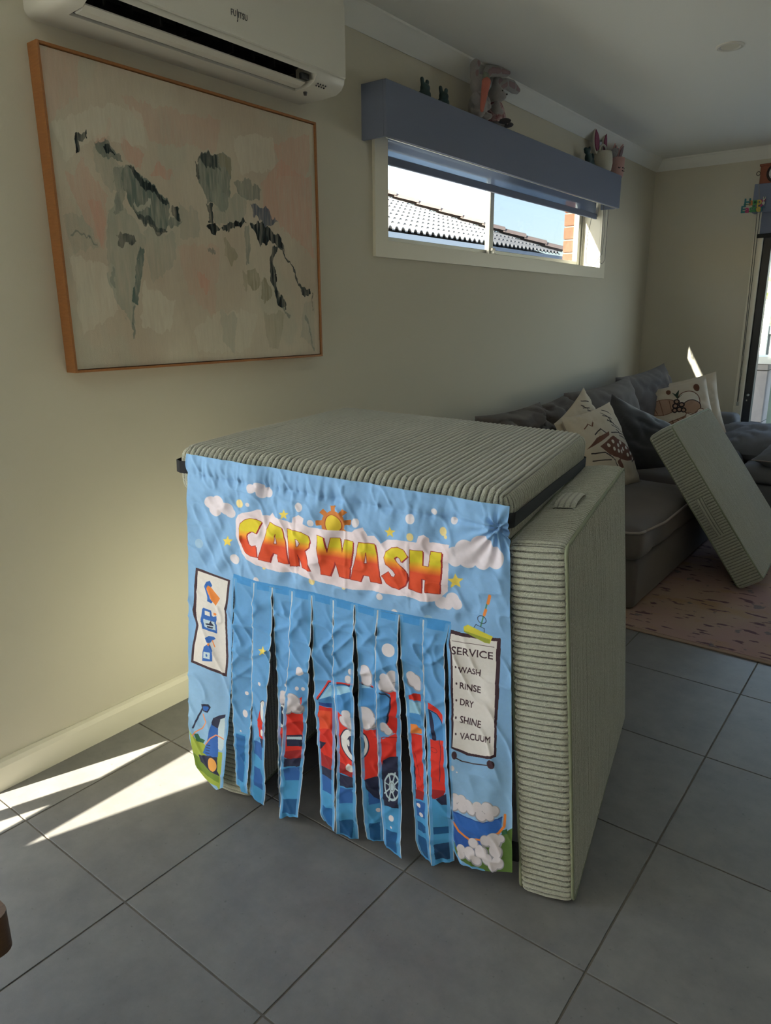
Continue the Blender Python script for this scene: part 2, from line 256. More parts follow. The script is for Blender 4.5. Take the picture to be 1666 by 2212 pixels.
ART=[('e','w',174,839,20,16),('e','w',195,842,20,17),('e','w',185,822,19,15),('e','w',219,829,19,16),('e','w',229,819,15,12),('e','w',299,888,13,11),('e','w',319,892,15,13),('e','w',340,881,14,12),('e','w',325,877,13,11),('e','b',285,847,6,5),('e','b',427,856,9,11),('e','b',459,823,8,8),('e','b',570,835,9,10),('e','b',234,702,14,13),('e','b',298,659,8,8),('e','b',408,647,8,8),('e','lb',127,729,12,12),('e','yb',259,846,11,10),('e','yb',456,681,8,9),('e','yb',541,683,7,8),('e','yb',323,695,5,5),('p','st',[387,847,390,839,400,839,392,833,394,824,386,828,377,822,380,831,372,836,382,838]),('p','st',[218,761,221,752,233,753,224,745,226,736,216,740,206,733,209,743,201,749,212,751]),('e','b',571,835,9,10),('e','b',705,861,11,11),('e','b',759,883,7,7),('e','b',801,867,8,8),('e','b',631,672,8,8),('e','b',667,639,8,9),('e','lb',748,639,11,10),('e','yb',705,821,8,9),('e','yb',777,840,8,10),('e','yb',783,829,4,4),('p','st',[656,837,659,829,669,829,661,823,664,814,655,818,647,812,649,821,642,826,652,828]),('p','st',[807,753,812,742,825,743,815,733,818,721,807,726,796,717,799,730,789,737,802,740]),('e','w',806,791,19,22),('e','w',829,808,23,23),('e','w',864,820,25,25),('e','w',892,800,20,24),('e','w',835,788,19,19),('e','w',865,791,20,20),('e','w',801,691,16,16),('e','w',777,681,14,14),('e','w',811,684,13,13),('e','w',790,679,12,12),('p','go',[507,855,512,857,511,869,525,871,523,858,530,857,534,855,543,866,553,858,542,849,545,844,546,839,560,841,559,829,546,828,544,822,541,818,551,811,542,800,533,809,527,805,522,803,523,791,509,789,510,802,504,803,499,805,490,794,480,802,491,811,488,817,487,821,473,819,473,831,487,832,489,838,492,843,482,850,492,860,501,851]),('e','dr',517,828,22,21),('e','gy',517,828,20,20),('p','pw',[244,805,252,817,268,825,294,831,309,837,319,837,324,825,343,825,350,833,359,824,375,823,407,817,411,830,427,838,442,832,439,819,454,813,500,813,554,813,562,813,571,821,589,827,596,817,600,808,617,811,633,795,647,805,675,811,720,811,724,825,736,830,747,823,747,813,794,815,790,708,764,683,731,680,698,686,675,681,618,682,559,677,526,679,458,685,417,694,368,691,335,693,302,698,275,708,259,721,248,741,243,764]),('p','dr',[324,806,310,811,293,811,276,806,263,796,258,782,258,761,264,738,275,725,290,718,311,719,306,745,292,741,283,748,279,761,282,773,291,779,299,780,308,776]),('l','dr',2.5,[321,807,306,813,289,813,272,807,259,797,254,783,254,763,260,740,271,726,286,719,307,720,302,747,288,743,279,749,275,762,278,774,287,780,295,781,304,778,321,807]),('p','dr',[347,808,381,800,398,714,369,715,366,732,353,734,344,710,314,714]),('l','dr',2.5,[343,809,377,801,394,715,365,716,362,733,349,735,340,712,310,715,343,809]),('p','dr',[397,799,438,797,453,789,458,775,452,761,439,750,458,706,433,709,420,742,422,711,402,709]),('l','dr',2.5,[393,800,434,798,450,790,454,777,449,762,436,752,454,707,429,710,416,743,419,712,398,710,393,800]),('p','dr',[478,794,498,794,504,755,515,793,534,792,539,759,546,790,568,789,557,701,532,701,523,738,509,701,486,702]),('l','dr',2.5,[475,796,494,795,500,756,511,794,531,794,536,760,543,792,565,791,553,702,528,703,519,739,505,702,482,703,475,796]),('p','dr',[583,790,620,790,637,702,611,702,609,715,592,715,586,699,561,700]),('l','dr',2.5,[579,791,616,791,634,704,608,703,605,716,589,716,583,700,558,701,579,791]),('p','dr',[703,776,692,789,679,793,665,789,651,778,646,764,650,750,667,739,674,730,671,723,663,724,656,733,640,721,650,706,664,698,681,697,697,708,704,724,701,738,690,750,676,760,672,767,677,772,684,769,688,760]),('l','dr',2.5,[700,777,689,790,675,794,661,790,647,779,642,765,647,751,664,740,671,731,668,724,660,725,653,734,637,722,647,707,661,700,678,698,693,709,700,725,697,739,686,751,672,761,668,769,674,773,681,770,685,762,700,777]),('p','dr',[708,791,736,791,736,758,752,758,754,792,780,793,775,700,745,701,745,729,736,730,735,698,726,699,707,704]),('l','dr',2.5,[705,792,733,792,733,759,748,759,751,793,776,794,772,701,741,702,742,730,732,731,732,699,722,700,704,705,705,792]),('p','grad',[321,807,306,813,289,813,272,807,259,797,254,783,254,763,260,740,271,726,286,719,307,720,302,747,288,743,279,749,275,762,278,774,287,780,295,781,304,778]),('p','grad',[343,809,377,801,394,715,365,716,362,733,349,735,340,712,310,715]),('p','pw',[360,783,361,759,354,759]),('l','dr',1.5,[360,783,361,759,354,759,360,783]),('p','grad',[393,800,434,798,450,790,454,777,449,762,436,752,454,707,429,710,416,743,419,712,398,710]),('p','pw',[417,780,424,778,426,769,421,761,417,760]),('l','dr',1.5,[417,780,424,778,426,769,421,761,417,760,417,780]),('p','grad',[475,796,494,795,500,756,511,794,531,794,536,760,543,792,565,791,553,702,528,703,519,739,505,702,482,703]),('p','grad',[579,791,616,791,634,704,608,703,605,716,589,716,583,700,558,701]),('p','pw',[596,769,598,744,592,744]),('l','dr',1.5,[596,769,598,744,592,744,596,769]),('p','grad',[700,777,689,790,675,794,661,790,647,779,642,765,647,751,664,740,671,731,668,724,660,725,653,734,637,722,647,707,661,700,678,698,693,709,700,725,697,739,686,751,672,761,668,769,674,773,681,770,685,762]),('p','grad',[705,792,733,792,733,759,748,759,751,793,776,794,772,701,741,702,742,730,732,731,732,699,722,700,704,705]),('p','ma',[114,664,220,647,211,595,204,565,200,484,199,435,189,376,75,394,84,444,101,504,95,546]),('p','si',[120,657,213,643,204,594,197,564,193,483,191,433,184,385,83,400,91,446,109,506,104,547]),('p','bl',[136,617,145,631,156,635,162,624,154,610,152,591,162,580,156,574,146,580,141,602]),('p','or',[149,622,156,619,161,615,184,592,171,571,159,583,147,601,143,612]),('p','bl',[125,554,129,558,153,554,154,540,158,537,168,541,166,492,158,494,123,500,119,527]),('p','si',[132,551,148,549,148,537,132,539]),('p','lg',[128,528,163,525,162,500,129,506]),('p','or',[159,549,169,548,167,542,159,542]),('p','nv',[134,517,146,518,152,527,158,512,134,513]),('p','nv',[137,510,156,508,153,504,139,505]),('p','bl',[122,448,135,458,144,459,150,443,146,411,113,406,117,433]),('p','bl',[129,475,141,482,156,482,161,477,150,470,143,463,135,465]),('l','or',3,[151,471,157,454]),('p','or',[135,461,143,463,142,456,134,455]),('p','lg',[120,434,141,435,139,416,117,415]),('e','bl',129,425,3,4),('p','ma',[798,625,828,622,901,624,911,626,912,597,912,520,913,501,911,433,913,347,894,337,846,331,808,343,808,404,803,489,802,573,796,600]),('p','si',[802,616,829,614,904,617,903,595,904,485,908,351,889,342,849,338,813,346,813,405,808,490,806,574,800,601]),('l','ma',1.2,[805,600,898,603]),('e','ma',814,539,2,3),('e','ma',816,499,2,3),('e','ma',817,459,2,3),('e','ma',818,418,2,3),('e','ma',819,378,2,3),('e','ma',818,326,6,10),('e','ma',902,326,9,11),('l','ma',2.6,[819,322,836,314,861,314,893,321]),('l','gn',3.2,[879,697,867,645]),('l','or',6.5,[885,717,881,699]),('l','or',6.5,[877,683,874,672]),('r','nv',869,660,11,9),('l','nv',1.3,[850,635,856,646,875,641,875,629]),('p','ye',[829,636,838,642,894,626,888,609,878,609,831,625]),('p','yd',[830,628,889,618,888,609,878,609,831,625]),('p','gr',[923,144,957,178,967,69,896,46,854,53,821,70,819,99,841,93]),('p','gd',[931,163,944,172,946,161,934,151]),('p','b2',[817,152,894,125,881,95,853,88,827,87,819,118]),('p','bl',[813,178,851,173,892,175,932,200,932,172,920,150,880,123,840,125,820,149]),('l','bd',2,[813,176,851,171,892,174,932,198]),('l','or',5.5,[817,146,832,129,860,116,894,132,926,155,938,177,938,205]),('e','f2',821,211,13,14),('e','f2',838,213,13,14),('e','f2',855,209,12,13),('e','f2',819,189,11,12),('e','f2',839,193,13,15),('e','f2',861,195,13,15),('e','f2',877,208,14,16),('e','f2',899,214,15,17),('e','f2',915,210,12,14),('e','f2',886,189,14,15),('e','f2',905,194,11,13),('e','fo',821,212,11,12),('e','fo',837,214,11,12),('e','fo',854,210,10,11),('e','fo',818,191,10,11),('e','fo',838,194,12,13),('e','fo',860,197,11,13),('e','fo',876,210,12,14),('e','fo',898,215,13,14),('e','fo',914,211,10,12),('e','fo',885,191,12,13),('e','fo',904,195,10,11),('e','f2',916,132,19,22),('e','f2',899,128,14,16),('e','f2',869,110,13,14),('e','f2',841,85,11,13),('e','f2',861,81,15,18),('e','f2',889,95,17,19),('e','f2',922,106,16,19),('e','f2',932,141,9,11),('e','f2',842,71,10,11),('e','f2',879,68,13,14),('e','f2',904,81,14,16),('e','f2',928,80,15,17),('e','f2',918,68,12,14),('e','fo',915,134,16,19),('e','fo',898,129,12,13),('e','fo',868,111,11,12),('e','fo',840,87,10,11),('e','fo',861,83,13,15),('e','fo',888,96,14,16),('e','fo',921,108,14,16),('e','fo',931,142,8,9),('e','fo',841,72,9,10),('e','fo',878,70,11,12),('e','fo',903,82,12,14),('e','fo',928,81,13,15),('e','fo',917,69,11,12),('e','b',814,292,5,7),('e','b',825,284,2,2),('p','gl',[53,190,71,164,98,153,112,141,164,150,148,31,138,41,104,42,77,62,64,96,56,134]),('p','gm',[55,126,81,104,119,78,150,77,147,53,105,59,74,73]),('p','gd',[67,179,80,181,85,168,101,166,94,155,74,157]),('p','bl',[132,230,147,246,158,216,147,132,122,116,91,126,108,163]),('p','lg',[164,249,179,258,170,169,161,154,149,156,153,221]),('p','nv',[131,230,139,246,158,258,179,265,178,257,164,250,152,218,133,223]),('p','nv',[76,116,111,122,145,130,143,89,154,78,119,78,82,95]),('e','nv',123,102,21,24),('e','yo',125,102,16,19),('l','nv',2,[101,128,116,132]),('l','nv',2,[103,137,117,140]),('l','nv',2,[105,146,119,148]),('l','nv',2,[107,154,120,157]),('l','ho',3.5,[104,248,114,229,98,204,70,184,62,172]),('l','ho',3.5,[102,154,124,181,145,197,171,193]),('l','nv',5,[108,273,65,197]),('p','nv',[101,279,125,283,132,275,123,259,105,257,102,267]),('p','bl',[108,274,124,276,126,271,120,262,106,262]),('p','s2',[230,665,299,657,463,654,615,642,800,642,800,617,615,622,463,633,298,636,229,646]),('p','st',[310,489,313,481,324,482,315,474,317,466,309,469,300,462,303,472,295,476,306,479]),('e','b',419,447,11,11),('e','b',370,391,6,5),('e','b',409,398,5,5),('e','b',425,399,5,5),('e','b',299,386,5,5),('e','b',250,343,6,5),('e','b',242,283,8,11),('e','b',225,228,3,3),('e','b',228,200,5,4),('e','b',225,190,5,4),('e','b',290,192,6,6),('e','b',282,196,2,2),('e','b',396,116,5,5),('e','b',653,547,16,16),('e','b',644,410,6,6),('e','b',655,412,3,3),('p','w1',[196,215,244,224,229,5,179,-11]),('p','w2',[204,214,241,219,228,78,195,72]),('p','w1',[262,215,307,207,296,19,242,2]),('p','w3',[267,213,296,214,295,165,264,174]),('p','w3',[263,135,284,134,293,104,288,71,262,81]),('p','w1',[330,179,430,207,423,25,320,-9]),('p','w3',[358,162,410,180,406,138,365,128]),('p','w4',[351,67,406,86,402,37,349,24]),('p','w1',[451,186,579,217,575,-4,443,-51]),('p','w3',[464,164,499,170,498,124,465,119]),('p','w2',[459,74,499,83,499,22,463,27]),('p','w3',[523,153,559,161,558,119,523,111]),('p','w4',[519,62,558,70,555,10,522,12]),('p','w1',[568,197,696,187,699,6,591,1]),('p','w3',[598,166,612,164,634,133,600,124]),('p','w4',[602,74,637,82,637,28,604,27]),('p','w4',[645,70,680,78,679,19,646,18]),('p','w1',[711,192,810,207,822,34,718,-4]),('p','w3',[721,171,747,174,747,132,723,128]),('p','w4',[723,116,750,114,750,94,725,91]),('p','w4',[725,77,760,78,762,19,731,25]),('p','w4',[770,122,806,130,807,112,773,104]),('p','w5',[775,78,813,90,815,44,779,37]),('p','re',[309,337,297,320,289,297,283,269,287,236,295,226,310,228,316,339]),('p','nv',[288,226,308,228,307,207,295,202]),('e','nv',305,308,12,32),('e','ew',305,308,10,30),('e','ew',297,246,5,9),('p','re',[342,321,370,337,423,379,417,203,395,194,346,211,334,248]),('p','rd',[337,239,370,234,369,214,418,227,416,201,377,192,346,209]),('p','nv',[375,262,417,270,417,237,374,230]),('p','lg',[376,258,416,264,416,256,375,250]),('p','nv',[350,205,370,193,411,203,408,180,358,169]),('e','nv',351,303,22,36),('e','ew',349,303,20,34),('e','nv',355,302,13,26),('e','ew',355,311,4,5),('p','wi',[466,377,497,427,558,439,601,443,615,440,658,447,659,408,655,364,612,372,518,361,468,366]),('p','wl',[469,381,497,423,570,440,613,441,570,429,519,405]),('l','nv',5,[464,380,495,431,558,441,595,444,615,445]),('l','re',4,[463,382,494,433,558,444,595,447,615,447]),('p','bd',[465,372,500,374,500,363,465,362]),('p','re',[465,361,500,362,524,361,562,347,586,326,629,336,641,320,675,342,674,279,645,268,628,208,591,194,581,201,507,199,461,189,460,282]),('p','rh',[465,348,498,353,498,308,465,296]),('p','rd',[465,230,501,224,560,218,559,191,503,195,463,190]),('p','nv',[461,189,504,197,530,189,565,193,565,165,522,157,503,168,462,164]),('p','nv',[464,262,482,262,465,238]),('e','nv',562,283,38,44),('e','ew',562,283,35,41),('e','nv',567,283,22,28),('e','ew',550,286,5,9),('e','ew',553,217,11,11),('p','re',[659,438,645,445,675,455,675,342,664,339,652,357,660,408]),('l','nv',4,[635,440,648,439,659,429,659,408,652,367]),('l','rd',2,[614,311,644,326,675,330]),('p','nv',[639,247,644,266,659,277,682,282,683,144,653,141,634,135,612,146,596,166,590,194,628,208]),('r','lg',665,198,20,37),('l','lg',3.2,[671,196,684,191]),('l','lg',3.2,[667,187,673,165]),('l','lg',3.2,[662,185,658,159]),('l','lg',3.2,[658,191,646,176]),('l','lg',3.2,[658,201,646,206]),('l','lg',3.2,[662,210,656,231]),('l','lg',3.2,[667,212,672,237]),('l','lg',3.2,[671,206,683,221]),('e','lg',665,199,8,16),('e','nv',665,199,6,12),('e','lg',665,199,5,11),('p','re',[701,442,715,453,731,452,731,432,718,434,702,432]),('p','wl',[702,430,731,429,733,402,703,399]),('p','wi',[703,399,733,402,735,373,704,370]),('p','og',[705,370,722,373,735,364,735,352,707,347]),('p','re',[707,347,737,349,744,202,723,192,718,251,710,299]),('p','rd',[719,199,744,202,741,178,720,175]),('l','rd',1.6,[710,324,718,289,734,231]),('p','nv',[715,272,719,258,720,185,717,194]),('p','wi',[752,422,773,415,791,393,794,355,757,345]),('p','re',[750,440,767,437,789,416,791,396,773,417,751,424]),('l','nv',2.5,[751,422,773,415,791,394]),('p','nv',[751,423,759,415,773,350,764,347,753,389]),('p','re',[755,345,793,355,798,222,781,207,765,205,760,300]),('p','rd',[764,218,797,226,793,208,766,195]),('l','nv',1.5,[781,352,785,326,784,246]),('r','rd',766,321,10,6),('p','nv',[776,198,802,220,803,189,790,187]),('e','f2',361,358,16,15),('e','f2',397,364,22,21),('e','f2',407,346,20,19),('e','f2',373,348,16,15),('e','f2',352,346,13,13),('e','f2',384,338,12,12),('e','fo',360,360,14,13),('e','fo',396,365,19,19),('e','fo',406,348,17,17),('e','fo',372,349,14,13),('e','fo',351,347,12,11),('e','fo',383,339,11,10),('e','f2',591,477,18,17),('e','f2',597,463,15,15),('e','f2',552,453,10,10),('e','f2',558,472,8,8),('e','f2',594,458,18,18),('e','f2',594,474,19,19),('e','fo',590,478,15,15),('e','fo',596,464,13,13),('e','fo',551,454,9,9),('e','fo',557,474,7,7),('e','fo',593,459,16,16),('e','fo',593,476,16,16),('e','f2',645,477,12,12),('e','f2',666,484,16,16),('e','f2',654,461,18,18),('e','f2',672,459,12,12),('e','f2',707,490,13,13),('e','f2',715,481,17,17),('e','f2',724,471,14,14),('e','f2',638,460,11,11),('e','fo',644,478,11,11),('e','fo',665,486,14,14),('e','fo',653,462,15,16),('e','fo',671,460,11,11),('e','fo',706,492,11,11),('e','fo',714,482,14,15),('e','fo',724,472,12,12),('e','fo',637,461,10,10),('e','f2',547,362,13,13),('e','f2',540,341,16,16),('e','f2',562,340,20,20),('e','f2',594,367,24,24),('e','f2',593,345,19,19),('e','f2',593,367,22,22),('e','f2',608,352,19,19),('e','f2',589,341,16,16),('e','f2',645,352,13,13),('e','f2',655,343,11,11),('e','fo',546,363,12,12),('e','fo',539,342,14,14),('e','fo',561,342,17,17),('e','fo',593,369,21,21),('e','fo',592,347,17,17),('e','fo',592,368,19,20),('e','fo',607,353,16,16),('e','fo',588,342,14,14),('e','fo',644,354,11,11),('e','fo',654,344,9,10),('e','b',622,111,6,6),('e','b',663,111,7,8),('e','b',729,161,6,6),('e','b',736,137,6,6),('e','b',662,84,3,3)]
NSTATIC=184
GLINE=[[273,769],[744,754]]
TXT=[('SERVICE',[805,571],[896,574],17),('WASH',[821,528],[870,530],14),('RINSE',[824,489],[871,488],15),('DRY',[826,450],[856,448],15),('SHINE',[828,409],[875,407],15),('VACUUM',[829,368],[898,377],15)]
GEO={'header':([[109,956],[104,874],[97,779],[89,656]],[[919,912],[924,808],[928,709],[933,628]]),'left':([[89,656],[82,564],[70,430],[58,291],[51,161],[69,78],[95,49],[138,29]],[[232,651],[220,525],[213,460],[198,324],[189,240],[178,153],[168,93],[160,43]]),'right':([[797,633],[793,594],[800,467],[807,314],[812,161],[820,76],[839,47],[896,48]],[[933,628],[937,553],[942,445],[948,333],[954,217],[958,133],[961,97],[963,69]]),'strips':[([[232,651],[216,460],[201,257],[194,129],[191,52],[204,42]],[[291,650],[275,472],[261,272],[250,131],[243,47]]),([[291,650],[277,473],[261,272],[247,47]],[[344,647],[334,484],[323,380],[311,271],[298,74],[289,24]]),([[344,647],[338,485],[340,414],[339,215],[338,4]],[[400,646],[392,496],[379,367],[359,196],[342,7]]),([[400,646],[390,496],[377,367],[358,196],[339,4]],[[454,644],[451,508],[444,438],[424,239],[402,32]]),([[454,644],[453,508],[454,409],[455,247],[455,47],[464,23]],[[512,642],[508,520],[511,360],[510,206],[508,25]]),([[512,642],[510,520],[510,452],[513,263],[514,22]],[[567,640],[565,531],[568,374],[569,223],[569,12]]),([[567,640],[569,555],[572,405],[581,218],[590,71],[597,27]],[[626,638],[621,542],[626,388],[633,167],[638,23]]),([[626,638],[621,542],[627,388],[633,167],[639,22]],[[679,636],[677,554],[684,402],[689,216],[694,13]]),([[679,636],[680,566],[695,405],[708,222],[720,55],[734,21]],[[737,635],[735,566],[742,387],[752,236],[767,7]]),([[737,635],[736,566],[745,388],[755,215],[770,19]],[[797,633],[787,576],[795,430],[804,283],[821,38]])]}
PAINT=[('p','p',0.25,[3,785,117,801,85,696,-2,611]),('p','p',0.3,[221,725,444,724,578,730,536,639,311,622]),('p','p',0.35,[30,500,84,542,147,463,125,325,79,376,39,459]),('p','p',0.5,[91,434,124,447,134,398,118,324,99,373]),('p','p',0.5,[209,622,278,589,267,541,213,566]),('p','p',0.55,[290,535,329,569,353,563,378,538,313,531]),('p','p',0.4,[170,655,181,652,170,612,125,587,124,612,161,623]),('p','p',0.5,[722,572,816,645,972,616,969,347,854,417,732,486]),('p','p',0.6,[435,282,490,247,481,220,450,224]),('p','p',0.4,[787,700,816,639,797,593,830,597,964,638,970,753]),('p','p',0.25,[369,350,532,361,498,132,394,213]),('p','w',0.5,[9,625,175,694,284,698,286,608,144,611,34,535]),('p','w',0.45,[18,296,147,279,143,155,27,90]),('p','w',0.5,[239,234,346,186,317,92,219,110]),('p','w',0.4,[404,101,515,154,685,154,635,26,417,24]),('p','w',0.45,[611,691,789,722,799,626,639,582]),('p','g',0.5,[138,390,181,476,208,424,260,372,237,269,207,165,187,75,175,135,136,193,123,264]),('p','g',0.4,[120,582,222,544,180,467,117,521]),('p','g',0.35,[250,390,365,380,357,299,269,235]),('p','g',0.35,[13,405,66,401,110,333,23,300]),('p','g',0.3,[522,154,589,143,563,17,521,53]),('p','g',0.35,[381,475,457,448,451,381,383,371]),('p','m',0.45,[177,533,206,551,197,423,169,420]),('p','m',0.8,[205,542,229,554,266,532,354,457,351,428,325,386,258,407,221,434,198,478]),('p','k',0.9,[223,553,255,538,351,455,324,461,274,501,242,520]),('p','w',0.5,[232,461,257,450,288,470,286,450,255,435,233,442]),('p','k',0.7,[226,432,260,424,299,404,341,393,309,379,252,404]),('p','k',0.85,[363,456,386,461,390,424,372,418,359,434]),('p','m',0.7,[337,417,395,422,373,398,347,391]),('p','k',0.9,[67,592,88,610,105,621,102,604,90,587,80,589,76,549,68,547,68,573]),('p','m',0.7,[123,591,154,608,183,590,205,562,175,560,134,569]),('p','k',0.95,[147,595,170,592,187,571,160,572]),('p','k',0.75,[167,369,202,374,229,355,216,345,193,345,174,325,163,336]),('p','m',0.9,[236,341,253,337,237,269,217,167,197,184,213,268]),('l','m',0.6,8,[202,165,189,115,187,80]),('l','m',0.6,6,[32,363,75,344,102,337]),('l','m',0.4,10,[140,270,140,222]),('p','m',0.75,[471,599,494,630,595,628,599,567,562,453,501,488,462,539]),('p','k',0.8,[483,626,542,630,559,582,503,584,471,604]),('p','k',0.7,[456,597,474,595,467,544,455,553]),('p','o',0.6,[542,630,598,623,599,572,567,593]),('p','m',0.6,[611,560,660,572,723,556,714,511,662,498,619,527]),('p','g',0.5,[504,514,664,522,642,434,524,423]),('p','k',0.8,[494,487,511,479,517,423,492,426]),('p','k',0.95,[481,414,524,429,533,411,574,428,659,449,626,427,558,402,541,414,521,394,493,397]),('p','k',0.92,[669,436,730,447,810,408,828,351,779,386,721,385,706,358,694,399]),('p','n',0.8,[677,491,741,498,796,447,737,442,683,465]),('p','k',0.92,[770,371,793,381,771,308,775,249,826,169,783,175,752,260,753,330]),('l','k',0.9,7,[793,378,824,345,865,306,898,234]),('p','k',0.9,[894,243,953,228,953,212,910,207]),('l','k',0.7,4,[958,217,958,160]),('l','m',0.6,6,[921,141,946,77,958,18]),('l','m',0.6,8,[804,172,838,141]),('p','m',0.5,[646,434,667,436,656,308,641,313]),('p','o',0.55,[549,389,570,374,611,333,586,302,552,335]),('p','m',0.5,[482,352,516,339,494,332]),('p','o',0.7,[642,285,675,297,701,276,695,235,665,223,643,245]),('p','o',0.75,[701,247,729,259,755,231,745,190,719,178,701,207]),('p','o',0.35,[709,154,812,154,778,32,726,34]),('p','o',0.4,[623,279,645,268,638,223,622,228]),('p','g',0.4,[554,617,562,458,526,455]),('p','g',0.3,[914,191,971,192,963,25,889,66])]
# ------------------------------------------------------------------ materials
M = {}
M['wall'] = mat('wall_paint', (205, 200, 184), .75, bump=.06, bscale=260)
M['ceil'] = mat('ceiling_paint', (236, 237, 233), .85)
M['trim'] = mat('trim_gloss', (230, 226, 210), .4)
M['grout'] = mat('grout', (98, 92, 86), .9, nscale=60, col2=(118, 112, 104), nmix=.5)
M['brick'] = mat('brick_clay', (132, 84, 62), .9, nscale=70, col2=(160, 110, 84), nmix=.5, bump=.5, bscale=150)
M['mortar'] = mat('mortar', (190, 176, 152), .95)
M['alu'] = mat('aluminium_frame', (172, 172, 164), .35, metal=.6)
M['dark_frame'] = mat('dark_door_frame', (38, 42, 46), .45)
M['pelmet'] = mat('pelmet_fabric', (114, 122, 144), .9, nscale=900, col2=(122, 130, 152), nmix=.6, bump=.15, bscale=1500)
M['black'] = mat('matt_black', (14, 15, 18), .7)
M['white_pl'] = mat('white_plastic', (214, 212, 204), .35)
M['concrete'] = mat('outdoor_concrete', (196, 202, 204), .9, nscale=6, col2=(208, 213, 215), nmix=.6)
def glass_mat():
    m = bpy.data.materials.new('window_glass'); m.use_nodes = True; t = m.node_tree; t.nodes.clear()
    o = t.nodes.new('ShaderNodeOutputMaterial'); tr = t.nodes.new('ShaderNodeBsdfTransparent'); tr.inputs[0].default_value = (.95, .97, .97, 1)
    gl = t.nodes.new('ShaderNodeBsdfGlossy'); gl.inputs[1].default_value = .02; ms = t.nodes.new('ShaderNodeMixShader'); ms.inputs[0].default_value = .03; t.links.new(tr.outputs[0], ms.inputs[1]); t.links.new(gl.outputs[0], ms.inputs[2]); t.links.new(ms.outputs[0], o.inputs[0]); return m
M['glass'] = glass_mat()
def screen_mat():
    m = bpy.data.materials.new('screened_glass'); m.use_nodes = True; t = m.node_tree; t.nodes.clear(); o = t.nodes.new('ShaderNodeOutputMaterial')
    tr = t.nodes.new('ShaderNodeBsdfTransparent'); tr.inputs[0].default_value = (.60, .62, .66, 1); d = t.nodes.new('ShaderNodeBsdfDiffuse'); d.inputs[0].default_value = (.2, .22, .25, 1)
    ms = t.nodes.new('ShaderNodeMixShader'); ms.inputs[0].default_value = .06; t.links.new(tr.outputs[0], ms.inputs[1]); t.links.new(d.outputs[0], ms.inputs[2]); t.links.new(ms.outputs[0], o.inputs[0]); return m
M['screen_pane'] = screen_mat()
def tile_mat():
    m = mat('porcelain_tile', (122, 122, 123), .42, bump=.05, bscale=400); t = m.node_tree; b = t.nodes['Principled BSDF']
    g = t.nodes.new('ShaderNodeNewGeometry'); oi = t.nodes.new('ShaderNodeObjectInfo')
    n1 = t.nodes.new('ShaderNodeTexNoise'); n1.inputs['Scale'].default_value = 9; n1.inputs['Detail'].default_value = 8; n1.inputs['Roughness'].default_value = .7
    n2 = t.nodes.new('ShaderNodeTexNoise'); n2.inputs['Scale'].default_value = 85; n2.inputs['Detail'].default_value = 3
    t.links.new(g.outputs['Position'], n1.inputs['Vector']); t.links.new(g.outputs['Position'], n2.inputs['Vector'])
    r1 = t.nodes.new('ShaderNodeValToRGB'); r1.color_ramp.elements[0].position = .3; r1.color_ramp.elements[1].position = .7
    r1.color_ramp.elements[0].color = L3((112, 112, 114)); r1.color_ramp.elements[1].color = L3((131, 130, 130)); t.links.new(n1.outputs['Fac'], r1.inputs[0])
    r2_ = t.nodes.new('ShaderNodeValToRGB'); r2_.color_ramp.elements[0].position = .24; r2_.color_ramp.elements[1].position = .33
    r2_.color_ramp.elements[0].color = (.68, .68, .68, 1); r2_.color_ramp.elements[1].color = (1, 1, 1, 1); t.links.new(n2.outputs['Fac'], r2_.inputs[0])
    mx_ = t.nodes.new('ShaderNodeMix'); mx_.data_type = 'RGBA'; mx_.blend_type = 'MULTIPLY'; mx_.inputs[0].default_value = 1
    t.links.new(r1.outputs[0], mx_.inputs[6]); t.links.new(r2_.outputs[0], mx_.inputs[7])
    hv = t.nodes.new('ShaderNodeHueSaturation'); mr = t.nodes.new('ShaderNodeMapRange'); mr.inputs[3].default_value = .94; mr.inputs[4].default_value = 1.06
    t.links.new(oi.outputs['Random'], mr.inputs[0]); t.links.new(mr.outputs[0], hv.inputs['Value']); t.links.new(mx_.outputs[2], hv.inputs['Color'])
    t.links.new(hv.outputs[0], b.inputs['Base Color']); return m
M['tile'] = tile_mat()
# ------------------------------------------------------------------ room shell
CEIL = 2.37
XR, YR, YF = 4.6, -3.45, 5.14
def struct(o): o['kind'] = 'structure'; return o
fl = MB().box((-.17, YR-.1, -.2), (XR+.1, YF+.1, -.0022)).build('floor', M['grout']); struct(fl)
TX, TY, X0 = .45, .456, .1888
tm = MB().box((-TX/2+.0022, -TY/2+.0022, -.0100), (TX/2-.0022, TY/2-.0022, 0), .0011)
tme = bpy.data.meshes.new('tile'); tme.from_pydata(tm.V, [], tm.F); tme.materials.append(M['tile'])
fo = np.array(wloc(fl))
for i in range(-1, 7):
    for j in range(-3, 12):
        cx, cy = X0+(i+.5)*TX, (j+.5)*TY
        if i == -1:
            o = MB().box((.001, cy-TY/2+.0022, -.01), (X0-.0022, cy+TY/2-.0022, 0), .0011).build('tile', M['tile'], fl)
        elif j == 11:
            o = MB().box((cx-TX/2+.0022, cy-TY/2+.0022, -.01), (cx+TX/2-.0022, YF-.001, 0), .0011).build('tile', M['tile'], fl)
        else:
            o = bpy.data.objects.new('tile', tme); link(o, fl); o.location = (cx-fo[0], cy-fo[1], -fo[2])
x1 = X0+7*TX
MB().box((.001, YR, -.01), (XR, -3*TY-.002, 0)).box((x1+.002, -3*TY, -.01), (XR, YF-.001, 0)).build('tile_field', M['tile'], fl)['kind'] = 'stuff'
struct(MB().box((-.25, YR-.2, CEIL), (XR+.2, YF+.2, CEIL+.1)).build('ceiling', M['ceil']))
DY0, DY1, DZ = -3.1, -.055, 2.08           # glazed side door in the left wall, just out of frame
WY0, WY1, WZ0, WZ1 = 1.822, 4.14, 1.578, 2.02
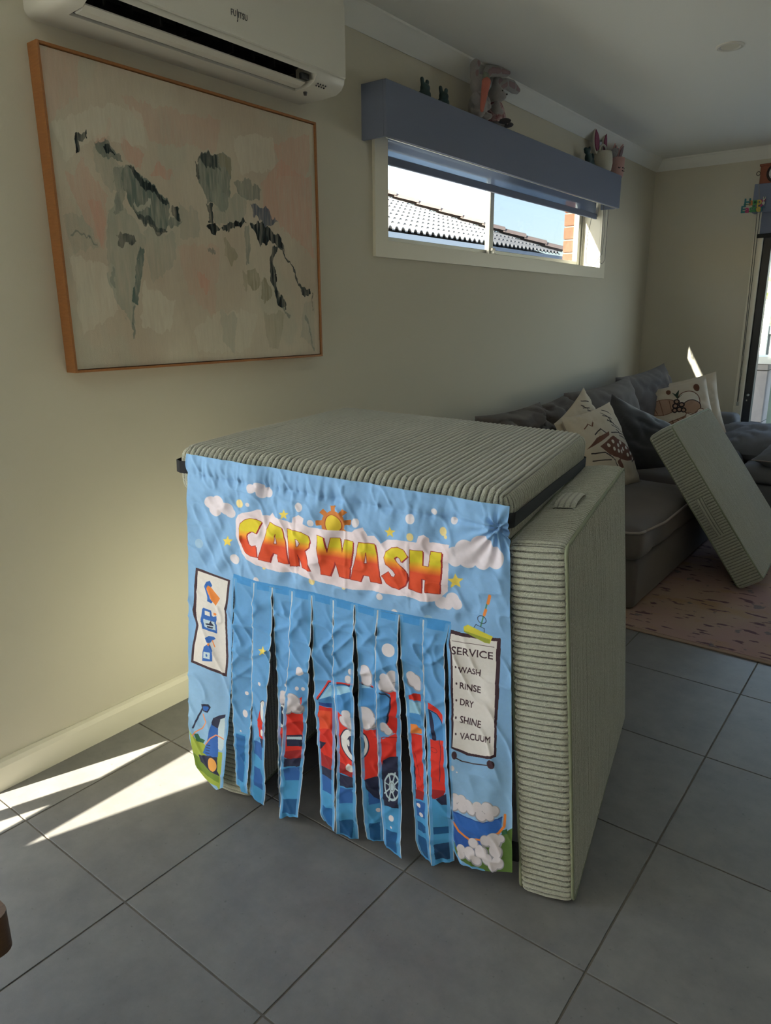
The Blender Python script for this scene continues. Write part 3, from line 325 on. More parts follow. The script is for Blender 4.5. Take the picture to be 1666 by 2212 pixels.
wl = MB()
for a, b in [((YR-.2, -.2), (DY0, CEIL)), ((DY0, DZ), (DY1, CEIL)), ((DY1, -.2), (WY0, CEIL)), ((WY0, -.2), (WY1, WZ0)), ((WY0, WZ1), (WY1, CEIL)), ((WY1, -.2), (YF+.25, CEIL))]:
    wl.box((-.17, a[0], a[1]), (0, b[0], b[1]))
struct(wl.build('wall_left', M['wall']))
wo_ = MB()      # outer brick leaf, plain courses away from the window
for a, b in [((YR-.2, -.2), (DY0, 2.6)), ((DY0, DZ), (DY1, 2.6)), ((DY1, -.2), (WY0, 2.6)), ((WY0, -.2), (WY1, WZ0-.03)), ((WY0, 2.13), (WY1, 2.6)), ((WY1+.075, -.2), (YF+.25, 2.6))]:
    wo_.box((-.25, a[0], a[1]), (-.172, b[0], b[1]))
wo_.box((-.246, WY1+.004, -.2), (-.172, WY1+.074, 2.6))
ob = wo_.build('trim_1', M['mortar']); struct(ob)
for k in range(-1, 6):
    z = 1.598+.0838*k
    MB().box((-.253, WY1-.004, z+.005), (-.178, WY1+.075, z+.0785), .003).build('brick', M['brick'], ob)
FX0, FX1 = .787, 2.75
wf = MB()
for a, b in [((-.17, -.2), (FX0, CEIL)), ((FX0, 2.06), (FX1, CEIL)), ((FX1, -.2), (XR+.2, CEIL))]: wf.box((a[0], YF, a[1]), (b[0], YF+.2, b[1]))
struct(wf.build('wall_far', M['wall']))
struct(MB().box((XR, YR-.2, -.2), (XR+.15, YF+.2, CEIL)).build('wall_right', M['wall']))
wr = MB()
RX0, RX1 = .3, 1.5
RZ = 1.0
for a, b in [((-.17, -.2), (RX0, CEIL)), ((RX0, RZ), (RX1, CEIL)), ((RX1, -.2), (XR+.1, CEIL))]: wr.box((a[0], YR-.15, a[1]), (b[0], YR, b[1]))
struct(wr.build('wall_rear', M['wall']))
portal((-.1, (DY0+DY1)/2, DZ/2), (0, -math.pi/2, 0), DZ, DY1-DY0)
portal((-.26, (WY0+WY1)/2, (WZ0+WZ1)/2), (0, -math.pi/2, 0), WZ1-WZ0, WY1-WY0)
portal(((FX0+FX1)/2, YF+.15, 1.03), (-math.pi/2, 0, 0), FX1-FX0, 2.06)
portal(((RX0+RX1)/2, YR-.1, RZ/2), (math.pi/2, 0, 0), RX1-RX0, RZ)
# cornices and skirting
cov = [(0, CEIL), (0, 2.298), (.006, 2.296), (.012, 2.303), (.028, 2.316), (.048, 2.338), (.058, 2.356), (.066, 2.362), (.068, CEIL)]
o = MB().prism(cov, 1, YR, YF).build('trim_2', M['ceil']); struct(autosmooth(o, 25))
o = MB().add(*(lambda n: ([(x, YF-p[0], p[1]) for x in (0.0, XR) for p in cov], [tuple(range(n)), tuple(range(2*n-1, n-1, -1))]+[(i, n+i, n+(i+1) % n, (i+1) % n) for i in range(n)]))(len(cov))).build('trim_3', M['ceil']); struct(autosmooth(o, 25))
bp_ = [(0, 0), (.016, 0), (.016, .07), (.012, .084), (.004, .09), (0, .09)]
o = MB().prism(bp_, 1, DY1+.06, YF).build('baseboard_left', M['trim']); struct(o)
o = MB().box((.016, YF-.016, 0), (FX0-.075, YF, .09)).build('baseboard_far', M['trim']); struct(o)
# ------------------------------------------------------------------ window in the left wall
win = empty('window_1', (-.14, (WY0+WY1)/2, WZ0)); struct(win)
arc = MB().box((0, WY0-.085, WZ0-.066), (.014, WY0, 2.05)).box((0, WY1, WZ0-.066), (.014, WY1+.085, 2.05)).box((0, WY0, WZ0-.066), (.014, WY1, WZ0)).box((0, WY0-.085, 2.02), (.014, WY1+.085, 2.09))
arc.build('architrave', M['trim'], win)
lnr = MB().box((-.11, WY0, WZ0-.002), (.0, WY1, WZ0+.001)).box((-.125, WY1-.0015, WZ0), (.0, WY1+.001, WZ1)).box((-.125, WY0-.001, WZ0), (0, WY0+.0015, WZ1)).build('reveal_lining', M['trim'], win)
ym = 2.93
def framebox(y0, y1, z0, z1, xa, xb, t, tb):
    m = MB(); m.box((xa, y0, z0), (xb, y0+t, z1), .003); m.box((xa, y1-t, z0), (xb, y1, z1), .003); m.box((xa, y0+t, z0), (xb, y1-t, z0+tb), .003); m.box((xa, y0+t, z1-tb), (xb, y1-t, z1), .003); return m
framebox(WY0+.002, WY1-.002, WZ0, WZ1, -.172, -.112, .022, .02).build('window_frame', M['alu'], win)
framebox(WY0+.024, ym+.035, WZ0+.02, WZ1-.02, -.165, -.145, .04, .022).build('fixed_sash', M['alu'], win)
framebox(ym-.03, WY1-.024, WZ0+.02, WZ1-.02, -.14, -.12, .04, .022).build('sliding_sash', M['alu'], win)
box('pane', (-.157, WY0+.06, WZ0+.04), (-.153, ym, WZ1-.04), M['glass'], win)
box('pane', (-.132, ym+.005, WZ0+.04), (-.128, WY1-.06, WZ1-.04), M['glass'], win)
MB().box((-.1635, ym+.02, WZ0+.03), (-.1625, WY1-.05, WZ1-.03)).build('insect_screen', M['screen_pane'], win)
MB().box((-.12, ym-.02, WZ0+.035), (-.105, ym+.012, WZ0+.05), .003).box((-.112, ym-.012, WZ0+.022), (-.1, ym+.004, WZ0+.038), .002).build('latch', M['white_pl'], win)
# roller blind hanging inside the reveal
rb = empty('roller_blind', (-.03, 2.98, 1.88), 'half-raised charcoal roller blind with sheer strip hanging in the high window', 'blind')
def sheer():
    m = bpy.data.materials.new('sheer_screen'); m.use_nodes = True; t = m.node_tree; b = t.nodes['Principled BSDF']; b.inputs['Base Color'].default_value = L3((70, 80, 98)); b.inputs['Roughness'].default_value = .9
    tr = t.nodes.new('ShaderNodeBsdfTransparent'); tr.inputs[0].default_value = (.42, .5, .62, 1); tl = t.nodes.new('ShaderNodeBsdfTranslucent'); tl.inputs[0].default_value = L3((84, 96, 118))
    m1 = t.nodes.new('ShaderNodeMixShader'); m1.inputs[0].default_value = .25; m2 = t.nodes.new('ShaderNodeMixShader'); m2.inputs[0].default_value = .4
    t.links.new(b.outputs[0], m1.inputs[1]); t.links.new(tr.outputs[0], m1.inputs[2]); t.links.new(m1.outputs[0], m2.inputs[1]); t.links.new(tl.outputs[0], m2.inputs[2]); t.links.new(m2.outputs[0], t.nodes['Material Output'].inputs[0]); return m
V = []; F = []; n = 160
for i in range(n+1):
    y = WY0+.012+(WY1-WY0-.024)*i/n
    for k in range(5): z = 1.905+(2.02-1.905)*k/4; V.append((-.03+.006*float(vnoise(y*9, z*3, 0, 3)), y, z))
for i in range(n):
    for k in range(4): F.append((i*5+k, (i+1)*5+k, (i+1)*5+k+1, i*5+k+1))
mk('screen_fabric', V, F, sheer(), rb, True)
MB().box((-.037, WY0+.012, 1.878), (-.023, WY1-.012, 1.912), .004).build('bottom_rail', M['pelmet'], rb)
box('end_bracket', (-.038, WY1-.014, 1.895), (-.02, WY1-.002, 1.95), M['white_pl'], rb)
ch = MB()
def loop(y0, y1, zt, zb, x, sag):
    pts = []
    for i in range(25):
        a = math.pi*i/24; yy = (y0+y1)/2-(y1-y0)/2*math.cos(a); pts.append((x, yy+sag*math.sin(a), zb-0.0+.03*(1-math.sin(a))))
    return [(x, y0, zt)]+pts+[(x, y1, zt)]
MB().tube(loop(4.085, 4.165, 1.965, 1.60, .035, -.02), .0016, 5).tube([(-.02, 4.03, 1.88), (-.015, 3.98, 1.78), (-.01, 3.955, 1.66), (-.008, 3.96, 1.6), (0.004, 4.0, 1.583), (.012, 4.06, 1.6), (.03, 4.12, 1.66), (.035, 4.13, 1.8), (.03, 4.12, 1.95)], .0016, 5).build('bead_chain', mat('chain', (70, 70, 68), .5), rb)
# pelmet box above it
pel = empty('window_pelmet', (.06, 2.9, 1.93), 'long charcoal fabric covered pelmet box above the high window', 'pelmet')
PY0, PY1, PZ0, PZ1, PX = 1.672, 4.132, 1.932, 2.125, .12
MB().box((PX-.014, PY0, PZ0), (PX, PY1, PZ1), .002).build('front_board', M['pelmet'], pel)
box('end_board', (0.001, PY0, PZ0), (PX-.014, PY0+.014, PZ1), M['pelmet'], pel); box('end_board', (0.001, PY1-.014, PZ0), (PX-.014, PY1, PZ1), M['pelmet'], pel)
box('top_board', (0.001, PY0+.014, PZ1-.014), (PX-.014, PY1-.014, PZ1), M['pelmet'], pel)
MB().box((PX-.016, PY0+.014, PZ0-.002), (PX-.012, PY1-.014, PZ0+.002)).build('edge_strip', M['alu'], pel)
# ------------------------------------------------------------------ side door (left wall, out of frame, lets the sun in)
d2 = empty('door_2', (-.1, (DY0+DY1)/2, 0)); struct(d2)
SY = -1.135
fr = MB().box((-.12, DY1-.02, 0), (-.06, DY1, DZ)).box((-.12, DY0, 0), (-.06, DY0+.05, DZ)).box((-.12, DY0, DZ-.05), (-.06, DY1, DZ)).box((-.12, DY0, 0), (-.06, DY1, .03))
fr.box((-.10, -.665, .03), (-.08, -.575, .56)).box((-.10, DY0+.05, .495), (-.08, DY1-.02, .645))
fr.build('door_frame', M['dark_frame'], d2)
MB().box((-.10, DY0+.05, .66), (-.08, SY, 1.52)).build('sun_block_panel', M['dark_frame'], d2)  # unseen panel added to block sun and shape the floor patches
box('pane', (-.092, DY0+.05, .03), (-.088, DY1-.02, DZ-.05), M['glass'], d2)
box('blind_sheet', (-.05, DY0-.02, 1.98), (-.046, DY1+.02, DZ), M['pelmet'], d2)
# made-up low glazed opening behind the camera, added for fill and bounce light
d3 = empty('fill_light_opening', ((RX0+RX1)/2, YR-.1, 0)); struct(d3)
fr = MB()
for k in range(4):
    x = RX0+(RX1-RX0)*k/3; fr.box((x-.035, YR-.12, 0), (x+.035, YR-.06, RZ))
fr.box((RX0, YR-.12, RZ-.07), (RX1, YR-.06, RZ)).box((RX0, YR-.12, 0), (RX1, YR-.06, .06)); fr.build('door_frame', M['dark_frame'], d3)
box('pane', (RX0, YR-.092, .06), (RX1, YR-.088, RZ-.07), M['glass'], d3)
# ------------------------------------------------------------------ far sliding door
d1 = empty('door_1', ((FX0+FX1)/2, YF, 0)); struct(d1)
MB().box((FX0-.06, YF-.012, 0), (FX0-.001, YF, 2.1), .003).box((FX0-.06, YF-.012, 2.06), (FX1+.06, YF, 2.12), .003).build('architrave', M['trim'], d1)
fr = MB().box((FX0, YF+.012, 0), (FX0+.055, YF+.075, 2.06), .004).box((FX1-.055, YF+.012, 0), (FX1, YF+.075, 2.06)).box((FX0+.055, YF+.012, 2.0), (FX1-.055, YF+.075, 2.06)).box((FX0+.055, YF+.012, 0), (FX1-.055, YF+.075, .04)).box((1.72, YF+.02, .04), (1.80, YF+.07, 2.0))
fr.build('door_frame', M['dark_frame'], d1)
box('pane', (FX0+.05, YF+.05, .04), (FX1-.05, YF+.054, 2.0), M['glass'], d1)
MB().lathe([(.006, 0), (.009, .004), (.009, .012), (.004, .014)], (FX0+.028, YF-.002, .70), 1, 12).box((FX0+.018, YF+.004, .655), (FX0+.026, YF+.012, .665)).build('lock', M['alu'], d1)
dp = empty('door_pelmet', (1.75, 5.08, 1.94), 'dark grey fabric pelmet box over the far glass door', 'pelmet')
DPX = .716
MB().box((DPX, 5.02, 1.945), (FX1+.08, 5.034, 2.125), .002).build('front_board', M['pelmet'], dp); box('end_board', (DPX, 5.034, 1.945), (DPX+.014, YF-.013, 2.125), M['pelmet'], dp); box('top_board', (DPX+.014, 5.034, 2.111), (FX1+.08, YF-.013, 2.125), M['pelmet'], dp)
db = empty('door_blind', (1.75, 5.1, 1.78), 'raised dark roller blind in front of the far glass door', 'blind')
box('blind_fabric', (FX0-.02, 5.098, 1.81), (FX1, 5.101, 2.1), M['pelmet'], db); MB().box((FX0-.035, 5.093, 1.785), (FX1, 5.106, 1.812), .003).build('bottom_rail', M['black'], db)
MB().tube([(.733, 5.115, 1.96), (.741, 5.115, 1.6), (.749, 5.115, 1.1), (.7535, 5.116, .66), (.756, 5.116, .64), (.759, 5.115, .66), (.757, 5.115, 1.1), (.754, 5.115, 1.6), (.751, 5.115, 1.96)], .0022, 5).build('cord_loop', mat('cord', (66, 68, 62), .7), db)
box('cord_clip', (.748, 5.112, .62), (.764, 5.139, .648), M['alu'], db)
# ------------------------------------------------------------------ outside
struct(MB().box((-60, -60, -.4), (60, 60, -.12)).build('trim_4', M['concrete']))
M['rooftile'] = mat('roof_tile_concrete', (100, 101, 104), .8, nscale=5, col2=(112, 112, 114), nmix=.6)
M['ridge'] = mat('ridge_tile', (112, 98, 94), .85, nscale=9, col2=(124, 110, 104), nmix=.5)
M['fascia'] = mat('fascia_paint', (112, 122, 138), .5)
HX, HY, HZ, TAN = -4.0, 12.35, 2.325, .40
house = empty('neighbouring_house', (-8, 6, -.12), 'neighbouring house with pale tiled hip roof beyond the high window', 'house')
box('house_wall', (-16, 5, -.12), (HX-.45, HY-.45, 2.2), M['brick'], house)
b = MB().add([(HX-.02, 5, HZ-.03), (HX-.02, HY-.02, HZ-.03), (HX-6, HY-6, HZ-.03+6*TAN), (HX-6, 5, HZ-.03+6*TAN), (-16, HY, HZ-.03)], [(0, 1, 2, 3), (1, 4, 2)])
b.build('roof_deck', mat('roof_under', (60, 58, 58), .9), house)
MB().box((HX-.45, 5, HZ-.12), (HX, HY, HZ-.1)).box((HX-.02, 5, HZ-.2), (HX, HY, HZ-.04)).build('fascia', M['fascia'], house)
gp = [(0.0, -.02), (0.0, -.09), (.03, -.105), (.09, -.105), (.115, -.09), (.115, -.015), (.108, -.015), (.104, -.085), (.01, -.085), (.008, -.02)]
MB().prism([(HX+p[0], HZ+p[1]) for p in gp], 1, 5, HY+.1).build('gutter', M['fascia'], house)
# one roof tile: rolled barrel and flat pan, open at the lower end
TW, TL, TP = .28, .42, .30
prof = []
for h0 in (0, TW/2):
    for k in range(7):
        a = math.pi*k/6; prof.append((h0+.042-.042*math.cos(a), .044*math.sin(a)))
    prof.append((h0+.088, .003))
prof.append((TW, .003))
def tile_pts(s, dz): return [(-s/math.hypot(1, TAN), p[0], s*TAN/math.hypot(1, TAN)+p[1]+dz) for p in prof]
tv = tile_pts(0, .030)+tile_pts(TL, .004)+[(q[0]-.0, q[1], q[2]-.014) for q in tile_pts(0, .030)]
npf = len(prof); tf = [(i, i+1, npf+i+1, npf+i) for i in range(npf-1)]+[(2*npf+i, 2*npf+i+1, i+1, i) for i in range(npf-1)]
rtm = bpy.data.meshes.new('roof_tile'); rtm.from_pydata(tv, [], tf); rtm.materials.append(M['rooftile'])
ho = Vector(house.location); cnt = 0
cs = 1/math.hypot(1, TAN)
for r in range(12):
    s = r*TP; yhi = HY-s*cs-.12
    nvis = int((yhi-6.75)/TW)
    for k in range(nvis):
        y = yhi-(k+1)*TW
        if cnt >= 296: break
        # rows wholly above the hip line as seen through the window are left out
        if y < 6.9+.2*r: continue
        o = bpy.data.objects.new('roof_tile', rtm); link(o, house); o.location = Vector((HX+.05-s*cs, y, HZ+s*cs*TAN))-ho; cnt += 1
hd = Vector((-1, -1, TAN)); hl = hd.length; hd.normalize()
sd_ = Vector((1, -1, 0)).normalized(); un = hd.cross(sd_); un = -un if un.z < 0 else un
hv = []; hf = []; nh = 8
for q, (s, lift) in enumerate(((0, .03), (.44, .0))):
    for k in range(nh+1):
        a = math.pi*(.08+.84*k/nh); hv.append(hd*s+sd_*(.15*math.cos(a))+un*(.11*math.sin(a)+lift))
hv += [v-un*.02 for v in hv[:nh+1]]
hf = [(i, i+1, nh+1+i+1, nh+1+i) for i in range(nh)]+[(2*nh+2+i, 2*nh+3+i, i+1, i) for i in range(nh)]
hm = bpy.data.meshes.new('hip_cap'); hm.from_pydata([v[:] for v in hv], [], hf); hm.materials.append(M['ridge'])
for k in range(18):
    o = bpy.data.objects.new('hip_cap', hm); link(o, house); o.location = Vector((HX+.05, HY+.05, HZ+.03))+hd*(.41*k)-ho
# back garden beyond the far door
M['clad'] = mat('stone_cladding', (150, 144, 146), .8, nscale=14, col2=(164, 158, 158), nmix=.5)
pier = empty('garden_pier', (.73, 6.35, -.12), 'pale stone clad garden pier seen through the far glass door', 'pier')
for z0, z1 in ((-.12, .364), (.37, .806), (.812, .86)): MB().box((.40, 6.2, z0), (.745, 6.5, z1), .004).build('stone_panel', M['clad'], pier)
box('capping', (.38, 6.17, .866), (.95, 6.53, .925), mat('pier_cap', (222, 220, 214), .7), pier)
box('pier_core', (.42, 6.22, -.12), (.73, 6.48, .864), M['grout'], pier)
M['screen'] = mat('screen_glass', (150, 168, 158), .2)
tag(MB().box((.775, 6.25, -.12), (1.6, 6.27, .84)).build('garden_screen', M['screen']), 'greenish frosted screen beside the stone garden pier outside', 'screen')
fen = empty('garden_fence', (1.2, 8, -.12), 'grey garden fence with a pale post beyond the stone pier', 'fence')
for k in range(9): MB().box((-.9+.42*k, 8, -.12), (-.9+.42*k+.41, 8.03, 1.07), .003).build('fence_board', mat('fence_board', (112, 116, 116), .8) if k == 0 else bpy.data.materials['fence_board'], fen)
box('top_rail', (-.9, 7.97, 1.07), (2.9, 8.05, 1.15), mat('fence_rail', (140, 144, 142), .7), fen)
box('fence_post', (.335, 7.93, -.12), (.40, 7.99, 1.42), mat('fence_post_paint', (206, 214, 208), .6), fen)
M['leaf'] = mat('shrub_leaf', (78, 96, 52), .6, nscale=8, col2=(126, 140, 84), nmix=.8)
sb = MB()
for k in range(900):
    p = Vector((rng.uniform(-.3, 2.2), rng.uniform(8.5, 9.4), rng.uniform(.5, 1.75))); u = Vector(rng.normal(size=3)).normalized(); v = u.orthogonal().normalized()
    sb.add([p, p+u*.06+v*.025, p+u*.13, p+u*.06-v*.025], [(0, 1, 2, 3)])
sh = empty('garden_shrub', (.9, 8.9, -.12), 'leafy green shrub behind the grey garden fence', 'shrub')
sb.build('foliage', M['leaf'], sh)['kind'] = 'stuff'; MB().tube([(.9, 8.9, -.12), (.92, 8.92, .5), (.95, 8.95, 1.2)], [.04, .035, .02]).build('trunk', mat('bark', (84, 70, 58), .9), sh)
SUN_BLOCK_Y = 1.95
struct(MB().box((-.62, YR-3, 2.45), (-.25, SUN_BLOCK_Y, 2.52)).box((-.64, YR-3, 2.43), (-.62, SUN_BLOCK_Y, 2.6)).build('eave_sun_blocker', M['trim']))  # unseen eave added to block sun at the window and side door
# ------------------------------------------------------------------ corduroy foam cushions
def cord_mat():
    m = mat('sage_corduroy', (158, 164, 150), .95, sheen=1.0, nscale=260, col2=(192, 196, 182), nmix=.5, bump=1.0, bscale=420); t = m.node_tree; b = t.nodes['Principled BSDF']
    # occlusion shade in the valleys between the wales, painted into the base colour
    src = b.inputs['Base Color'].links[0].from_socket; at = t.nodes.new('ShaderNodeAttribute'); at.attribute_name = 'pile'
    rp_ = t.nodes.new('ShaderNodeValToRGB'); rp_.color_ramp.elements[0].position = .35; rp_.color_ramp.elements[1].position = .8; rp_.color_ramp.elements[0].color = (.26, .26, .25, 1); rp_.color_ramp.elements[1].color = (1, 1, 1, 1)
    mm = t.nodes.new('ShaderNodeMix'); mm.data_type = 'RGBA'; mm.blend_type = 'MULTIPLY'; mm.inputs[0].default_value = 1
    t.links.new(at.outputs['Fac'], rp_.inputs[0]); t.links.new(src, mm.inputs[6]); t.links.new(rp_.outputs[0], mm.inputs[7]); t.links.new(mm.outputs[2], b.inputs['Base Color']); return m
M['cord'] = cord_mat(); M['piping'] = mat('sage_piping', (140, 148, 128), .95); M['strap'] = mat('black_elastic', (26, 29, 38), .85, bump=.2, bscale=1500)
PIT = .01405
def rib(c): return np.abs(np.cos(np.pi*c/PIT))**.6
def axis_coords(h, r, fine, step):
    if fine:
        n = int(round(2*h/(PIT/6))); return np.linspace(-h, h, n+1)
    arc = [h-r+r*math.sin(a) for a in np.linspace(0, math.pi/2, 6)]
    n = max(2, int((2*(h-r))/step)); mid = np.linspace(-(h-r), h-r, n+1); return np.unique(np.round(np.concatenate([[-x for x in arc], mid, arc]), 6))
def foam_mesh(A, B, T, r=.022, amp=.0052, seed=0, step=.09, dent=None):
    """box A x B x T; big faces are +-z with ribs along y, the gusset's ribs run across the thickness"""
    hx, hy, hz = A/2, B/2, T/2; V = []; F = []; RIB_SHADE = []
    def face(ax, sg):
        n0 = len(V)
        if ax == 2: P, Q = axis_coords(hx, r, True, 0), axis_coords(hy, r, False, step)
        elif ax == 1: P, Q = axis_coords(hx, r, True, 0), axis_coords(hz, r, False, .05)
        else: P, Q = axis_coords(hy, r, True, 0), axis_coords(hz, r, False, .05)
        p, q = np.meshgrid(P, Q, indexing='ij')
        if ax == 2: X = np.stack([p, q, np.full_like(p, sg*hz)], -1)
        elif ax == 1: X = np.stack([p, np.full_like(p, sg*hy), q], -1)
        else: X = np.stack([np.full_like(p, sg*hx), p, q], -1)
        C = np.stack([np.clip(X[..., 0], -hx+r, hx-r), np.clip(X[..., 1], -hy+r, hy-r), np.clip(X[..., 2], -hz+r, hz-r)], -1)
        N = X-C; N /= np.linalg.norm(N, axis=-1, keepdims=True)+1e-9
        Y = C+r*N
        h = rib(p+.0006*vnoise(p*0+1, q*30, p*60, seed))
        soft = .004*fbm(Y[..., 0]*5+seed, Y[..., 1]*5, Y[..., 2]*5, 3, seed)
        nubs = 1+.6*vnoise(Y[..., 0]*90, Y[..., 1]*90, Y[..., 2]*90, seed+5)
        edge = np.minimum(1, .35+np.abs(np.abs(p)-(hx if ax != 0 else hy))/.006)
        bulge = (.006*(1-(X[..., 0]/hx)**2)*(1-(X[..., 1]/hy)**2)) if ax == 2 else .004*(1-(q/hz)**2)
        Y = Y+N*(amp*(h-.6)*edge*nubs+soft+bulge)[..., None]
        n, m = p.shape; V.extend(Y.reshape(-1, 3).tolist()); RIB_SHADE.extend((np.clip(h, 0, 1)).ravel().tolist())
        flip = (sg > 0) == (ax != 1)
        for i in range(n-1):
            for j in range(m-1):
                a = n0+i*m+j; f = (a, a+m, a+m+1, a+1); F.append(f if flip else f[::-1])
    for ax in (0, 1, 2):
        for sg in (-1, 1): face(ax, sg)
    return np.array(V), F, RIB_SHADE
def piping_loop(A, B, z, r):
    hx, hy = A/2-.006, B/2-.006; c = .016; pts = []
    for (sx, sy, a0) in ((1, 1, 0), (-1, 1, 90), (-1, -1, 180), (1, -1, 270)):
        for k in range(5):
            a = math.radians(a0+22.5*k); pts.append((sx*(hx-c)+c*math.cos(a), sy*(hy-c)+c*math.sin(a), z))
    dense = []
    for i in range(len(pts)):
        a, b = np.array(pts[i]), np.array(pts[(i+1) % len(pts)]); n = max(1, int(np.linalg.norm(b-a)/.03))
        for k in range(n): dense.append(a+(b-a)*k/n)
    return MB().tube([Vector(p)+Vector((.0008*random.uniform(-1, 1), .0008*random.uniform(-1, 1), 0)) for p in dense], r, 6, closed=True)
def foam(name, origin, ex, ey, ez, A, B, T, label, seed=0, pipe=(1, -1), handle=None, r=.02, step=.09):
    """origin: centre; ex, ey, ez: local axes in the world"""
    ex, ey, ez = (Vector(e).normalized() for e in (ex, ey, ez)); R_ = np.array([ex, ey, ez]); O = np.array(origin)
    f = lambda P: np.asarray(P)@R_+O
    V, F, RIB_SHADE = foam_mesh(A, B, T, r=r, seed=seed, step=step); V = f(V)
    t = empty(name, (O[0], O[1], V[:, 2].min()), label, 'foam cushion', 'corduroy play couch cushions')
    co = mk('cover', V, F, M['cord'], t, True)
    at = co.data.attributes.new('pile', 'FLOAT', 'POINT'); at.data.foreach_set('value', np.asarray(RIB_SHADE, np.float32))  # rib mask that drives the painted valley shade
    for sg in pipe:
        pm = piping_loop(A, B, sg*(T/2-.004), .0042); mk('piping', f(pm.V), pm.F, M['piping'], t, True)
    if handle is not None:
        (c, along, across, nrm, ln, wd) = handle; hv = []; hf = []; n = 30; mcol = 22
        c, along, across, nrm = (np.array(q, float) for q in (c, along, across, nrm))
        for i in range(n+1):
            s = (i/n-.5); lift = .010*(max(0, 1-(2.1*s)**4))+.004
            for k in range(mcol+1):
                tt = k/mcol-.5; hv.append(c+along*s*ln+across*tt*wd+nrm*(lift+.0022*float(rib(np.array(tt*wd+PIT*.5)))-.0045*(abs(tt*2)**6)))
        for i in range(n):
            for k in range(mcol): hf.append((i*(mcol+1)+k, i*(mcol+1)+k+1, (i+1)*(mcol+1)+k+1, (i+1)*(mcol+1)+k))
        ho_ = mk('handle', f(hv), hf, M['cord'], t, True); at = ho_.data.attributes.new('pile', 'FLOAT', 'POINT'); at.data.foreach_set('value', np.tile(np.array([float(rib(np.array((k/mcol-.5)*wd+PIT*.5))) for k in range(mcol+1)], np.float32), n+1))  # same mask, so the handle gets the painted valley shade too
    return t, f
TH = math.radians(12.2)
U = Vector((math.cos(TH), math.sin(TH), 0)); W_ = Vector((-math.sin(TH), math.cos(TH), 0)); Zv = Vector((0, 0, 1))
def P(u, v, z): return U*u+W_*v+Zv*z
# left upright
foam('foam_cushion', P(.6105, .70, .4165), W_, Zv, U, .84, .832, .122, 'upright sage corduroy foam cushion holding up the left side, mostly behind the cloth strips', 1, step=.2)
# right upright, leaning inwards
ph = math.asin(.065/.835); up_ = (Zv*math.cos(ph)-U*math.sin(ph)); out_ = (U*math.cos(ph)+Zv*math.sin(ph))
piv = P(1.4245, .69, .0); cR = piv+up_*.417+out_*.0625
tR, fR = foam('foam_cushion', cR, W_, up_, out_, .842, .834, .125, 'large upright sage corduroy foam cushion standing right of the car wash curtain', 2,
     handle=((-.06, .417, -.005), (1, 0, 0), (0, 0, 1), (0, 1, 0), .15, .052))
tg = MB().box((-.425, -.335, -.085), (-.4205, -.285, -.06), .001); mk('tag', fR(tg.V), tg.F, M['strap'], tR)
# back upright inside the box
foam('foam_cushion', P(1.01, 1.04, .402), U, Zv, W_*-1, .60, .80, .12, 'upright sage corduroy foam cushion at the back inside the dark car wash box', 3, step=.2)
# top, tilted a little down to the right
ta = math.atan2(-.042, .836); eu = U*math.cos(ta)+Zv*math.sin(ta); en = Zv*math.cos(ta)-U*math.sin(ta)
tc_ = P(.943, .703, .9525)-en*.0625
tT, fT = foam('foam_cushion', tc_, eu, W_, en, .842, .856, .125, 'flat sage corduroy foam cushion laid on top as the roof of the car wash', 4, pipe=(), r=.034)
# leaning against the sofa
le = Vector((-.48, 0, .675)).normalized(); lo = Vector((.675, 0, .48)).normalized(); ly = Vector((-.04, 1, 0)).normalized()
cL = Vector((1.315, 2.845, .014))+le*.416+lo*.062+ly*.415
foam('foam_cushion', cL, ly, le, lo, .84, .832, .125, 'sage corduroy foam cushion tilted against the dark sofa seat', 5,
     handle=((-.42, -.05, .0), (0, 1, 0), (0, 0, 1), (-1, 0, 0), .20, .036))
# ------------------------------------------------------------------ car wash curtain
PAL = {'w': (214, 208, 224), 'b': (214, 210, 226), 'lb': (150, 186, 232), 'yb': (226, 206, 150), 'st': (222, 200, 92), 'go': (196, 118, 56), 'gy': (214, 188, 52), 'dr': (150, 36, 40), 'pw': (222, 210, 228),
 'ma': (58, 34, 48), 'si': (214, 212, 214), 'bl': (38, 98, 186), 'b2': (34, 84, 170), 'bd': (26, 66, 140), 'or': (228, 132, 60), 'lg': (184, 206, 230), 'nv': (26, 34, 70), 'gn': (66, 128, 110), 'ye': (206, 200, 70), 'yd': (150, 160, 60),
 'gr': (74, 104, 44), 'gd': (36, 92, 62), 'gl': (152, 172, 70), 'gm': (110, 140, 54), 'f2': (150, 150, 168), 'fo': (206, 202, 214), 'yo': (226, 160, 82), 'ho': (218, 140, 104), 's2': (62, 142, 214), 'w1': (64, 146, 206), 'w2': (14, 94, 164),
 'w3': (36, 94, 172), 'w4': (6, 80, 138), 'w5': (8, 58, 104), 're': (212, 44, 34), 'rd': (150, 26, 34), 'rh': (232, 78, 44), 'ew': (214, 216, 226), 'wi': (66, 134, 200), 'wl': (142, 190, 232), 'og': (232, 130, 60)}
CG = 1.22
def pc(k): return np.clip(lin(PAL[k])*CG, 0, .9)
RES = 1400
cp = Paint(RES, RES, 0, -10, 1000, 990, np.clip(lin((126, 172, 230))*CG, 0, .9))
yy = cp.y0+(np.arange(RES)+.5)/cp.ky
cp.a = cp.a*(1+.0*yy[:, None, None]); low = np.clip((520-yy)/350, 0, 1)[:, None, None]; cp.a = cp.a*(1-.35*low)+.35*low*np.clip(lin((150, 190, 236))*CG, 0, .9)
